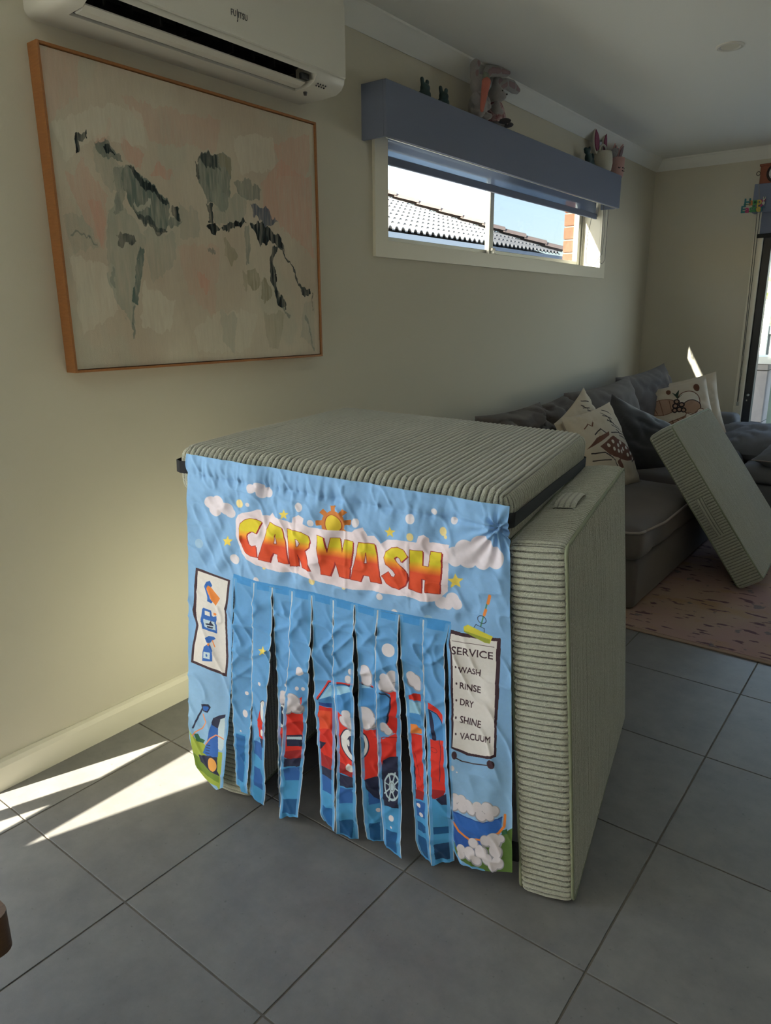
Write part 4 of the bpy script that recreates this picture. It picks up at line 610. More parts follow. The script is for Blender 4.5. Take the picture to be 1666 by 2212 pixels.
# deeper blue behind the strips
gs_ = [GEO['strips'][0][0], GEO['strips'][-1][1]]
cp.poly(gs_[0]+gs_[1][::-1], np.clip(lin((96, 156, 216))*CG, 0, .9))
(gx0, gy0), (gx1, gy1) = GLINE
def grad(gx, gy):
    d = (gy-(gy0+(gy1-gy0)*(gx-gx0)/(gx1-gx0)))/13.0; t = np.clip(d*.5+.5, 0, 1)[..., None]
    return np.where(t > .5, lin((232, 150, 44))*(2-2*t)+lin((216, 200, 46))*(2*t-1), lin((216, 76, 40))*(1-2*t)+lin((232, 150, 44))*(2*t))*CG
for it in ART:
    k = it[0]
    if k == 'p': cp.poly(pairs(it[2]), grad if it[1] == 'grad' else pc(it[1]))
    elif k == 'l': cp.line(pairs(it[3]), it[2], pc(it[1]))
    elif k == 'e': cp.ell(it[2], it[3], max(it[4], 1.2), max(it[5], 1.2), pc(it[1]))
    elif k == 'r': cp.ell(it[2], it[3], it[4], it[5], pc(it[1]), ring=.16)
for s, a, b_, h in TXT:
    Vt, _, Tt = text_mesh(s); w_ = Vt[:, 0].max()-Vt[:, 0].min(); x0 = Vt[:, 0].min(); hh = Vt[:, 1].max()
    q = [(a[0]+(v[0]-x0)/w_*(b_[0]-a[0]), a[1]+(b_[1]-a[1])*(v[0]-x0)/w_+v[1]/hh*h) for v in Vt]
    for t in Tt: cp.poly([q[i] for i in t], pc('ma'))
    for t in Tt:
        for i in range(3): cp.line([q[t[i]], q[t[(i+1) % 3]]], .5, pc('ma'))
for lft, rgt in GEO['strips']:
    for e, sg in ((lft, 1), (rgt, -1)):
        cp.line([(x+sg*4.5, y) for x, y in e[:]], 9, np.clip(lin((92, 160, 222))*CG, 0, .9), .8)
        cp.line([(x+sg*.8, y) for x, y in e], 2.0, np.clip(lin((196, 208, 224))*CG, 0, .9))
    cp.line([lft[-1], rgt[-1]], 8, np.clip(lin((74, 150, 214))*CG, 0, .9), .7)
cp.line(GEO['left'][1], 10, np.clip(lin((92, 160, 222))*CG, 0, .9), .7); cp.line(GEO['right'][0], 10, np.clip(lin((92, 160, 222))*CG, 0, .9), .7)
wv = 1+.03*fbm(np.arange(RES)[None, :]/9., np.arange(RES)[:, None]/9., 0, 2, 4); cp.a *= wv[..., None]
M['print'] = img_mat('printed_polyester', make_image('car_wash_print', cp.a), .75, sheen=.1, bump=.12, bscale=700, transl=.12)
CV0 = .258
cur = empty('play_curtain', P(.96, CV0, 0), 'pale blue cloth curtain printed CAR WASH with hanging strips on the foam box', 'curtain')
def resample(L, n):
    L = np.array(L, float); d = np.r_[0, np.cumsum(np.hypot(*np.diff(L, axis=0).T))]; t = np.linspace(0, d[-1], n); return np.stack([np.interp(t, d, L[:, 0]), np.interp(t, d, L[:, 1])], -1)
def patch(name, lft, rgt, nu, nv, dv, parent=cur, thick=0):
    a, b = resample(lft, nv+1), resample(rgt, nv+1); t = np.linspace(0, 1, nu+1)
    Q = a[:, None, :]*(1-t[None, :, None])+b[:, None, :]*t[None, :, None]
    x, z = Q[..., 0], Q[..., 1]; v = CV0+dv(x, z, np.broadcast_to(t[None, :], x.shape), np.broadcast_to(np.linspace(0, 1, nv+1)[:, None], x.shape))
    u = .45+x/1000; Pts = np.stack([u*U.x+v*W_.x, u*U.y+v*W_.y, z/1000], -1).reshape(-1, 3)
    uv = np.stack([x/1000, (z+10)/1000], -1).reshape(-1, 2)
    F = [(i*(nu+1)+j, (i+1)*(nu+1)+j, (i+1)*(nu+1)+j+1, i*(nu+1)+j+1) for i in range(nv) for j in range(nu)]
    return mk(name, Pts, F, M['print'], parent, True, uv)
def head_dv(x, z, t, s):
    # casing over the elastic, gathered stitch line, soft folds below
    top = 956-44*t; zz = top-z; seam = np.exp(-((zz-48)/7.0)**2)
    g = vnoise(x/5.5+zz/30, zz/120, 0, 3)*(.0016*seam+.0016*np.exp(-np.abs(zz-40)/26))
    diag = .0032*vnoise(x/34+zz/60, zz/140, 0, 8)*np.clip(zz/60, 0, 1)
    folds = .0035*vnoise(x/60, z/300, 0, 5)+.0016*fbm(x/26+z/50, z/70, 0, 3, 9)
    kn = np.hypot((x-900)/30, (z-868)/26); pull = .006*np.exp(-kn**2)*np.cos(np.arctan2(z-868, x-900)*9)+.010*np.exp(-(kn/1.4)**2)
    pull += .004*np.sin(np.arctan2(z-868, x-900)*16)*np.exp(-np.hypot(x-900, z-850)/60)*(z < 868)
    creases = -.0016*(np.exp(-((x-255)/1.6)**2)+np.exp(-((x-412)/2.2)**2)+np.exp(-((x-545)/1.6)**2)+np.exp(-((x-700)/1.6)**2))*np.clip(zz/60, 0, 1)
    casing = -.006*np.exp(-((zz-24)/20)**2)
    crump = -.0022*(1-np.abs(vnoise(x/36+z/80, z/50, 0, 21)))**6
    return ((-(folds+diag+g+pull)*1.7+creases*1.5+.006*seam*.5+crump*1.7)+casing+.002)*np.clip((1-s)*9, 0, 1)
def side_dv(seed):
    def f(x, z, t, s):
        return (-.006*vnoise(x/45, z/160, 0, seed)-.0046*(1-np.abs(vnoise(x/40+z/90, z/55, 0, seed+3)))**5-.001*fbm(x/20, z/20, 0, 3, seed))*np.clip(s*9, 0, 1)-.012*s
    return f
patch('header_panel', GEO['header'][0], GEO['header'][1], 230, 100, head_dv)
patch('side_panel', GEO['left'][0], GEO['left'][1], 36, 140, side_dv(31)); patch('side_panel', GEO['right'][0], GEO['right'][1], 50, 150, side_dv(41))
offs = [0, -.004, .006, -.008, .002, -.006, .003, -.006, .004, -.003]
for i, (lft, rgt) in enumerate(GEO['strips']):
    def sdv(x, z, t, s, i=i):
        hang = offs[i]*np.clip(s*4, 0, 1)-.010*s
        cr = -.0066*(1-np.abs(vnoise(x/38+z/60+i*7.3, z/46, 0, 50+i)))**5-.006*(1-np.abs(vnoise(x/50-z/55+i*3.1, z/70, 0, 70+i)))**6
        curl = .004*(2*t-1)*np.sin(s*5+i*1.7)*s*3
        tip = -.010*np.clip(s-.93, 0, 1)*8*vnoise(x/12, 0*x, 0, 90+i)
        return hang+(cr*(1.1-.6*s)+curl+.002*fbm(x/30, z/60, 0, 3, 60+i)+tip+.003)*np.clip(s*12, 0, 1)
    patch('strip', lft, rgt, 16, 150, sdv)
# black elastic strap that ties the curtain round the top cushion (thin band following the cushion)
def strap_pts(pts, w0, zc, name):
    V = []; F = []
    for i, (q, nrm) in enumerate(pts):
        for h in (-.5, .5):
            for d in (.0, .0016): V.append(np.array(q)+np.array(nrm)*d+np.array([0, 0, zc[i]+h*w0]))
    n = len(pts)
    for i in range(n-1):
        a = i*4; b = a+4
        F += [(a+1, b+1, b+3, a+3), (a, a+2, b+2, b), (a, b, b+1, a+1), (a+2, a+3, b+3, b+2)]
    mk(name, fT(V), F, M['strap'], cur)
hx, hy = .421+.0085, .428+.0085
right = [((hx-.012, -hy+.002, 0), (.7, -.7, 0))]+[((hx+.001*math.sin(k), -hy+.03+k*.0815, 0), (1, 0, 0)) for k in range(11)]
strap_pts([((hx-.03, -hy+.004, 0), (0, -1, 0))]+right+[((hx-.02, hy-.002, 0), (.5, .8, 0))], .032, [.006, .006]+[.005-.003*k for k in range(11)]+[-.026], 'strap')
strap_pts([((-hx+.045, -hy+.004, 0), (0, -1, 0)), ((-hx+.022, -hy-.0, 0), (-.3, -1, 0)), ((-hx+.006, -hy+.008, 0), (-.7, -.7, 0)), ((-hx, -hy+.03, 0), (-1, 0, 0)), ((-hx, 0, 0), (-1, 0, 0)), ((-hx, hy-.03, 0), (-1, 0, 0))], .030, [.010]*6, 'strap')
# ------------------------------------------------------------------ framed abstract painting
fp = {'p': (206, 158, 140), 'k': (34, 50, 52), 'm': (98, 114, 108), 'g': (150, 156, 144), 'o': (150, 142, 116), 'w': (214, 208, 192), 'n': (84, 94, 112)}
PW, PH = 992, 792
pp = Paint(992, 792, 0, 0, PW, PH, lin((196, 184, 166)))
gx, gy = np.meshgrid(np.arange(992), np.arange(792)); n1 = fbm(gx/170., gy/260., 0, 5, 11); n2 = fbm(gx/120., gy/200., 3, 4, 12)
t = np.clip(.5+1.3*n1, 0, 1)[..., None]; pp.a = lin((192, 178, 160))*(1-t)+lin((206, 196, 178))*t
t = np.clip(2.2*n2-.25, 0, .5)[..., None]; pp.a = pp.a*(1-t)+lin((186, 184, 168))*t
pp.warp = (10*fbm(gx/26., gy/40., 0, 4, 13)+4*fbm(gx/7., gy/14., 0, 3, 17), 16*fbm(gx/16., gy/50., 0, 3, 14)+10*fbm(gx/18., gy/22., 0, 4, 19)); pp.tex = .5+1.2*fbm(gx/7., gy/55., 0, 3, 15)
for it in PAINT:
    if it[0] == 'p': pp.poly(pairs(it[3]), lin(fp[it[1]]), it[2], 30)
    else: pp.line(pairs(it[4]), it[3], lin(fp[it[1]]), it[2])
pp.a *= (1+.05*fbm(gx/4., gy/30., 0, 3, 16))[..., None]
art = empty('framed_painting', (.02, .865, 1.13), 'large framed abstract painting in blush, cream and dark green on the left wall', 'painting')
Y0, Y1, Z0, Z1 = .366, 1.364, 1.131, 1.931
o = mk('canvas', [(.041, Y0+.009, Z0+.009), (.041, Y1-.009, Z0+.009), (.041, Y1-.009, Z1-.009), (.041, Y0+.009, Z1-.009), (.006, Y0+.009, Z0+.009), (.006, Y1-.009, Z0+.009), (.006, Y1-.009, Z1-.009), (.006, Y0+.009, Z1-.009)],
       [(0, 1, 2, 3), (4, 7, 6, 5), (0, 4, 5, 1), (1, 5, 6, 2), (2, 6, 7, 3), (3, 7, 4, 0)], img_mat('canvas_print', make_image('abstract_print', pp.a), .8, bump=.25, bscale=500), art,
       uv=[(0, 0), (1, 0), (1, 1), (0, 1)]*2)
M['oak'] = mat('oak_frame', (168, 112, 62), .5, nscale=30, col2=(140, 90, 48), nmix=.6, stretch=(1, 8, 8))
for a, b in (((.001, Y0, Z0), (.047, Y0+.007, Z1)), ((.001, Y1-.007, Z0), (.047, Y1, Z1)), ((.001, Y0+.007, Z0), (.047, Y1-.007, Z0+.007)), ((.001, Y0+.007, Z1-.007), (.047, Y1-.007, Z1))): MB().box(a, b, .001).build('frame_bar', M['oak'], art)
# ------------------------------------------------------------------ air conditioner
ac = empty('air_conditioner', (.1, .86, 1.985), 'white wall mounted split air conditioner above the painting, its flap open', 'air conditioner')
AY0, AY1 = .37, 1.345
prof_end = [(0, 1.987), (.10, 1.985), (.166, 1.988), (.188, 1.998), (.200, 2.014), (.205, 2.04), (.205, 2.24), (.198, 2.262), (.18, 2.275), (0, 2.28)]
prof_mid = [(0, 1.987), (.104, 1.985), (.104, 2.05), (.165, 2.075), (.195, 2.022), (.200, 2.016), (.205, 2.04), (.205, 2.24), (.198, 2.262), (.18, 2.275), (0, 2.28)]
def rounded_prism(prof, ya, yb, ra, rb_, n=5):
    c = np.array([.09, 2.13]); secs = []
    if ra: secs += [(ya+ra*(1-math.cos(a)), 1-(ra/.16)*(1-math.sin(a))) for a in np.linspace(0, math.pi/2, n)]
    else: secs += [(ya, 1)]
    if rb_: secs += [(yb-rb_*(1-math.cos(a)), 1-(rb_/.16)*(1-math.sin(a))) for a in np.linspace(math.pi/2, 0, n)]
    else: secs += [(yb, 1)]
    b = MB(); V = []
    for y, s in secs:
        for p in prof: V.append((max(0, c[0]+(p[0]-c[0])*s) if p[0] > 0 else 0, y, c[1]+(p[1]-c[1])*s))
    m = len(prof); F = [tuple(range(m)), tuple((len(secs)-1)*m+i for i in range(m))[::-1]]
    for i in range(len(secs)-1):
        for k in range(m): F.append((i*m+k, i*m+(k+1) % m, (i+1)*m+(k+1) % m, (i+1)*m+k))
    return b.add(V, F)
SY0, SY1 = .425, 1.205
b = rounded_prism(prof_end, AY0, SY0, .022, 0); b2 = MB().prism([(p[0], p[1]) for p in prof_mid], 1, SY0, SY1); b3 = rounded_prism(prof_end, SY1, AY1, 0, .014)
for q in (b2, b3): b.add(q.V, q.F)
autosmooth(b.build('body', M['white_pl'], ac), 50)
MB().prism([(.1045, 1.992), (.1045, 2.049), (.165, 2.073), (.193, 2.022), (.19, 2.021), (.163, 2.066), (.11, 2.044), (.11, 1.992)], 1, SY0+.001, SY1-.001).build('air_outlet', M['black'], ac)
MB().prism([(.119, 1.988), (.126, 1.984), (.150, 1.986), (.168, 1.994), (.166, 1.998), (.150, 1.991), (.126, 1.990)], 1, SY0+.006, SY1-.02).build('flap', M['white_pl'], ac)
for k in range(9):
    y = SY0+.06+k*.082; MB().box((.12, y, 2.01), (.16, y+.003, 2.05)).build('vane', M['black'], ac)
MB().box((.165, SY1-.045, 1.999), (.18, SY1-.012, 2.018), .003).build('sensor', M['dark_frame'], ac)
MB().prism([(.2052, 2.03), (.2085, 2.034), (.2085, 2.235), (.202, 2.262), (.2005, 2.262), (.2052, 2.24)], 1, AY0+.03, AY1-.008).build('front_panel', M['white_pl'], ac)
M['logo'] = mat('logo_grey', (70, 70, 72), .4)
lg = MB(); lx = .852
for ch_ in 'FUJITSU':
    Vt, Ft, _ = text_mesh(ch_, .022, .0005); k = 1.55 if ch_ == 'J' else 1; lg.add([(.2092+v[2], lx+(v[0]-Vt[:, 0].min())*.74, 2.081+v[1]*k-(.004 if k > 1 else 0)) for v in Vt], Ft); lx += (Vt[:, 0].max()-Vt[:, 0].min())*.74+.0022
lg.build('logo', M['logo'], ac)
dm = MB()
for k in range(4): dm.box((.1855, 1.222+k*.012, 1.9945), (.189, 1.2255+k*.012, 1.9985)).box((.178, 1.222+k*.012, 1.990), (.1815, 1.2255+k*.012, 1.994))
dm.build('indicator_lights', M['logo'], ac)
MB().lathe([(.005, 1.976), (.007, 1.984), (.007, 1.99)], (.12, 1.235, 0), 2, 12).build('receiver', M['logo'], ac)
# ------------------------------------------------------------------ ceiling downlight
dl = empty('downlight', (.995, 2.93, CEIL), 'round white recessed ceiling downlight, switched off', 'downlight')
MB().lathe([(.036, -.001), (.042, -.006), (.05, -.007), (.056, -.004), (.057, 0)], (.995, 2.93, CEIL), 2, 32).build('trim_ring', M['white_pl'], dl)
MB().lathe([(.0365, 0), (.0365, -.003)], (.995, 2.93, CEIL), 2, 28).build('lens', mat('lens', (214, 210, 196), .6), dl)
# ------------------------------------------------------------------ wooden bench corner
M['wood'] = mat('bench_wood', (112, 84, 58), .45, nscale=22, col2=(74, 52, 36), nmix=.7, stretch=(14, 1, 14))
be = empty('wooden_bench', (.77, -.95, 0), 'dark timber bench with rounded corner at the left foreground', 'bench')
c = []; bx0, bx1, by0, by1 = .56, .972, -1.55, -.352
for cx_, cy_, a0 in ((bx1-.02, by1-.02, 0), (bx0+.02, by1-.02, 90), (bx0+.02, by0+.02, 180), (bx1-.02, by0+.02, 270)):
    for k in range(6): a = math.radians(a0+18*k); c.append((cx_+.02*math.cos(a), cy_+.02*math.sin(a)))
autosmooth(MB().prism(c, 2, .385, .448).build('seat', M['wood'], be), 30)
for x in (.63, .9):
    for y in (-1.45, -.62): MB().box((x-.03, y-.03, 0), (x+.03, y+.03, .385), .004).build('leg', M['wood'], be)
# ------------------------------------------------------------------ sofa and soft furnishings
M['sofa'] = mat('sofa_chenille', (92, 86, 84), .95, sheen=.15, nscale=260, col2=(104, 98, 95), nmix=.6, bump=.3, bscale=700)
M['sofa_pipe'] = mat('sofa_piping', (150, 142, 136), .9)
M['sofa_grey'] = mat('sofa_blue_grey', (104, 106, 110), .95, nscale=300, col2=(116, 118, 122), nmix=.6, bump=.3, bscale=700)
M['velvet'] = mat('dark_velvet', (58, 58, 62), .75, sheen=.5, bump=.15, bscale=300)
def soft_box(a, b, r, n=9, amp=.012, freq=6, seed=0, crown=0, power=1):
    """rounded, slightly rumpled upholstery block"""
    a, b = np.array(a, float), np.array(b, float); c = (a+b)/2; h = (b-a)/2; r = min(r, *(h*.99)); V = []; F = []
    for ax in range(3):
        i1, i2 = [(1, 2), (2, 0), (0, 1)][ax]
        def co(hh):
            arc = [hh-r+r*math.sin(t) for t in np.linspace(0, math.pi/2, 5)]; m = max(3, int(2*(hh-r)/.035)); return np.unique(np.round(np.r_[[-x for x in arc], np.linspace(-(hh-r), hh-r, m), arc], 6))
        p, q = np.meshgrid(co(h[i1]), co(h[i2]), indexing='ij')
        for sg in (-1, 1):
            X = np.zeros(p.shape+(3,)); X[..., ax] = sg*h[ax]; X[..., i1] = p; X[..., i2] = q
            C = np.clip(X, -h+r, h-r); N = X-C; N /= np.linalg.norm(N, axis=-1, keepdims=True)+1e-9; Y = C+r*N
            k = (1-(Y[..., 0]/h[0])**2)*(1-(Y[..., 1]/h[1])**2)
            Y[..., 2] += crown*np.clip(k, 0, 1)*(Y[..., 2] > 0)
            W = Y+c; Y = Y+N*(amp*fbm(W[..., 0]*freq+seed, W[..., 1]*freq, W[..., 2]*freq, 3, seed))[..., None]
            n0 = len(V); m = p.shape[1]; V.extend((Y+c).reshape(-1, 3).tolist())
            for i in range(p.shape[0]-1):
                for j in range(m-1):
                    f = (n0+i*m+j, n0+(i+1)*m+j, n0+(i+1)*m+j+1, n0+i*m+j+1); F.append(f if sg > 0 else f[::-1])
    return np.array(V), F
def pillow(w_, h_, t_, n=34, seed=0, ear=.35, wr=.006):
    g = np.linspace(-1, 1, n+1); a, b = np.meshgrid(g, g, indexing='ij')
    k = (np.clip(1-np.abs(a)**2.6, 0, 1)*np.clip(1-np.abs(b)**2.6, 0, 1))**.55
    pin = 1-.07*(1-a**2)*b**2*0
    X = a*w_/2*(1-.09*(1-np.abs(b)**1.5)*0-.07*(1-b**2)*np.abs(a)**4); Y = b*h_/2*(1-.07*(1-a**2)*np.abs(b)**4)
    wn = wr*fbm(a*3+seed, b*3, 0, 4, seed)*np.clip(k*3, 0, 1); wr2 = -wr*1.2*(1-np.abs(vnoise(a*3+b*2.5, b*3-a*2, 0, seed+2)))**5*np.clip(k*3, 0, 1)
    Zf = t_/2*k+wn+wr2; Zb = -t_/2*k+wn*.5; V = []; F = []; UV = []
    for Z_, s in ((Zf, 1), (Zb, -1)):
        n0 = len(V); V += np.stack([X, Y, Z_], -1).reshape(-1, 3).tolist(); UV += np.stack([(a+1)/2, (b+1)/2], -1).reshape(-1, 2).tolist()
        for i in range(n):
            for j in range(n):
                f = (n0+i*(n+1)+j, n0+(i+1)*(n+1)+j, n0+(i+1)*(n+1)+j+1, n0+i*(n+1)+j+1); F.append(f if s > 0 else f[::-1])
    return np.array(V), F, UV
def frame_xf(c, xd, nd):
    nd = Vector(nd).normalized(); xd = Vector(xd); xd = (xd-nd*xd.dot(nd)).normalized(); yd = nd.cross(xd); R_ = np.array([xd, yd, nd]); c = np.array(c)
    return lambda V: np.asarray(V)@R_+c
def make_pillow(name, c, xd, nd, size, m, label, cat, seed=0, wr=.006, group=None, pipe=None):
    V, F, UV = pillow(*size, seed=seed, wr=wr); f = frame_xf(c, xd, nd); Vw = f(V)
    o = mk(name, Vw, F, m, None, True, UV); tag(o, label, cat, group)
    if pipe is not None:
        n = 34; e = [(i, 0) for i in range(n+1)]+[(n, j) for j in range(1, n+1)]+[(i, n) for i in range(n-1, -1, -1)]+[(0, j) for j in range(n-1, 0, -1)]
        MB().tube([Vw[i*(n+1)+j] for i, j in e], .004, 6, closed=True).build('piping', pipe, o, True)
    return o
sofa = empty('corner_sofa', (.5, 3.6, .008), 'dark grey fabric corner sofa running along the left wall under the window', 'sofa')
SZ = .010
V, F = soft_box((.02, 2.30, SZ), (1.0, 5.10, .235), .025, amp=.006, seed=1); mk('base', V, F, M['sofa'], sofa, True)
V, F = soft_box((.03, 2.31, .05), (.16, 5.10, .60), .05, amp=.008, seed=2); mk('backrest', V, F, M['sofa'], sofa, True)
V, F = soft_box((.03, 4.93, .05), (.80, 5.105, .575), .045, amp=.006, seed=3); mk('backrest', V, F, M['sofa_grey'], sofa, True)
V, F = soft_box((.15, 2.285, .235), (1.015, 3.28, .385), .05, amp=.012, seed=4, crown=.05); sc = mk('seat_cushion', V, F, M['sofa'], sofa, True)
MB().tube([(1.01-.03*0, 2.33, .372), (1.017, 2.6, .352), (1.017, 2.9, .360), (1.015, 3.24, .366)], .006, 6).tube([(.2, 2.282, .376), (.6, 2.280, .366), (.96, 2.284, .366), (1.0, 2.3, .37), (1.012, 2.335, .372)], .006, 6).build('piping', M['sofa_pipe'], sc, True)
V, F = soft_box((.15, 3.29, .235), (1.01, 4.13, .40), .06, amp=.012, seed=5, crown=.045); mk('seat_cushion', V, F, M['sofa'], sofa, True)
V, F = soft_box((.15, 4.14, .235), (.98, 4.93, .41), .06, amp=.012, seed=6, crown=.05); mk('seat_cushion', V, F, M['sofa_grey'], sofa, True)
ott = empty('sofa_chaise', (1.5, 4.55, .008), 'dark blue grey chaise section with plump cushions in front of the far glass door', 'sofa')
V, F = soft_box((1.0, 4.20, SZ), (2.0, 5.02, .24), .03, amp=.006, seed=8); mk('base', V, F, M['sofa_grey'], ott, True)
V, F = soft_box((.99, 4.18, .24), (2.0, 5.0, .36), .05, amp=.01, seed=9, crown=.02); mk('seat_cushion', V, F, M['sofa_grey'], ott, True)
make_pillow('loose_cushion', (1.02, 4.62, .445), (1, .1, 0), (.05, -.25, 1), (.52, .5, .19), M['sofa_grey'], 'puffy blue grey back cushion lying flat beside the far door, left of the other', 'cushion', 9, .012, 'loose cushions on the chaise')
make_pillow('loose_cushion', (1.37, 4.36, .43), (1, -.1, 0), (0, -.15, 1), (.56, .46, .20), M['sofa_grey'], 'blue grey cushion at the right edge, in front of the far door', 'cushion', 10, .008, 'loose cushions on the chaise', M['sofa_pipe'])
G_ = 'dark back cushions of the corner sofa'
make_pillow('back_cushion', (.24, 2.62, .60), (0, 1, 0), (1, 0, .25), (.70, .44, .24), M['sofa'], 'rumpled dark back cushion just above the far edge of the cushion roof', 'cushion', 21, .03, G_)
make_pillow('back_cushion', (.27, 3.02, .57), (0, 1, .06), (1, -.05, .30), (.62, .52, .22), M['sofa'], 'slumped dark back cushion behind the two pale printed pillows', 'cushion', 22, .03, G_)
make_pillow('back_cushion', (.31, 3.66, .60), (0, 1, .03), (1, -.1, .22), (.86, .54, .28), M['sofa'], 'large dark back cushion in the middle of the sofa, above the velvet cushion', 'cushion', 23, .014, G_)
make_pillow('back_cushion', (.31, 4.44, .62), (0, 1, .05), (1, -.1, .2), (.80, .58, .26), M['sofa'], 'dark back cushion in the sofa corner touching the sunlit far wall', 'cushion', 24, .014, G_)
make_pillow('velvet_cushion', (.62, 3.50, .535), (.16, .82, -.50), (.75, -.55, .30), (.62, .40, .16), M['velvet'], 'charcoal velvet cushion slumped on the sofa seat', 'cushion', 25, .012)
# printed pillow pictures
PBASE = lin((206, 196, 180))
def print_img(kind):
    p = Paint(300, 300, 0, 0, 100, 100, PBASE); br, dk, wh, gn, pk = lin((112, 72, 56)), lin((46, 36, 38)), lin((226, 220, 210)), lin((52, 70, 58)), lin((178, 146, 126))
    if kind == 0:
        for k in range(5): p.line([(60+k*4, 88-k*7), (74+k*3, 80-k*7)], 1.2, dk)
        p.line([(62, 92), (70, 78), (84, 66), (92, 50)], 1.3, dk); p.line([(70, 95), (82, 86)], 1.5, dk); p.line([(20, 80), (28, 84), (34, 80), (40, 86)], 1.2, br); p.line([(30, 70), (44, 74), (50, 68)], 1.4, dk)
        p.poly([(30, 56), (60, 62), (92, 40), (96, 26), (70, 30), (40, 44)], br)
        for x, y in ((45, 54), (55, 56), (52, 48), (63, 50), (70, 52), (72, 44), (80, 44), (84, 36), (66, 42), (76, 36), (88, 30), (60, 44)): p.ell(x, y, 2.3, 2.3, wh)
        p.poly([(10, 58), (30, 66), (56, 68), (54, 64), (30, 60)], br); p.line([(14, 52), (34, 48), (48, 36), (50, 22)], 1.3, dk); p.line([(14, 44), (40, 38)], 1.2, dk); p.poly([(52, 34), (60, 36), (58, 16), (50, 14)], br)
        p.line([(60, 66), (80, 62), (96, 46), (96, 30), (84, 26)], 1.2, dk); p.line([(20, 30), (30, 22), (46, 24)], 1.2, dk)
        for k in range(5): p.line([(4+k*7, 22), (6+k*7, 4)], 1.6, br); p.line([(2, 20-k*4), (38, 22-k*4)], 1.2, br)
    else:
        p.ell(36, 64, 19, 12, pk); p.ell(36, 64, 19, 12, br, 1, .07); p.line([(24, 70), (28, 56)], .8, br); p.line([(34, 75), (35, 52)], .8, br); p.line([(46, 72), (46, 56)], .8, br)
        p.ell(70, 66, 15, 15, wh); p.ell(70, 66, 15, 15, br, 1, .08); p.ell(72, 56, 12, 11, pk); p.ell(72, 56, 12, 11, dk, 1, .1)
        for x, y, r in ((52, 62, 4), (56, 56, 4), (60, 62, 4), (55, 68, 4), (61, 54, 3.5), (50, 56, 3.5)): p.ell(x, y, r, r, dk); p.ell(x, y, r*.55, r*.55, pk)
        for x, y, r in ((82, 46, 6), (74, 40, 6), (86, 36, 5), (66, 44, 5), (78, 30, 6)): p.ell(x, y, r, r, wh); p.ell(x, y, r, r, br, 1, .18)
        p.poly([(56, 80), (62, 86), (58, 74), (66, 78), (57, 72), (52, 84)], gn)
        for a in range(7): an = math.radians(100+a*22); p.line([(30, 34), (30+12*math.cos(an), 34+9*math.sin(an))], 2.4, gn)
        p.poly([(28, 38), (62, 46), (60, 26), (34, 24)], pk)
        for k in range(5): p.line([(30+k*7, 40+k), (34+k*6.4, 24)], 1.3, br); p.line([(29, 38-k*3.4), (62, 45-k*4.4)], 1.1, br)
        p.poly([(26, 20), (60, 28), (58, 22), (30, 15)], dk); p.ell(22, 78, 4, 6, br); p.ell(48, 86, 3, 4, br); p.ell(84, 84, 4, 6, br); p.ell(12, 62, 2, 4, gn)
        p.line([(62, 50), (70, 44), (76, 48)], 1.1, br); p.ell(58, 40, 3, 3, br, 1, .3); p.ell(50, 22, 3, 3, br, 1, .3)
    return make_image('pillow_print_%d' % kind, p.a)
pm0 = img_mat('rabbit_print', print_img(0), .9, bump=.15, bscale=900); pm1 = img_mat('harvest_print', print_img(1), .9, bump=.15, bscale=900)
M['cream'] = mat('cream_linen', (208, 198, 182), .9, bump=.15, bscale=900)
make_pillow('printed_pillow', (.60, 2.86, .60), (-.12, .95, -.05), (.86, -.18, .42), (.46, .46, .13), pm0, 'cream pillow printed with brown dotted figure, left of the velvet cushion', 'pillow', 31, .008, 'printed throw pillows')
make_pillow('plain_pillow', (.49, 2.92, .645), (-.1, .9, .32), (.9, -.1, .35), (.42, .42, .11), pm0, 'cream pillow with ink scribbles, tallest peak behind the brown printed pillow', 'pillow', 32, .008, 'printed throw pillows')
make_pillow('printed_pillow', (.53, 4.36, .60), (.93, .16, .36), (.26, -.85, .42), (.50, .48, .14), pm1, 'cream pillow printed with pumpkins and a basket, in the sofa corner', 'pillow', 33, .008, 'printed throw pillows')
make_pillow('plain_pillow', (.52, 4.58, .62), (.95, .1, .30), (.2, -.9, .3), (.50, .46, .12), M['cream'], 'plain cream pillow peeking out behind the pumpkin print pillow', 'pillow', 34, .01, 'printed throw pillows')
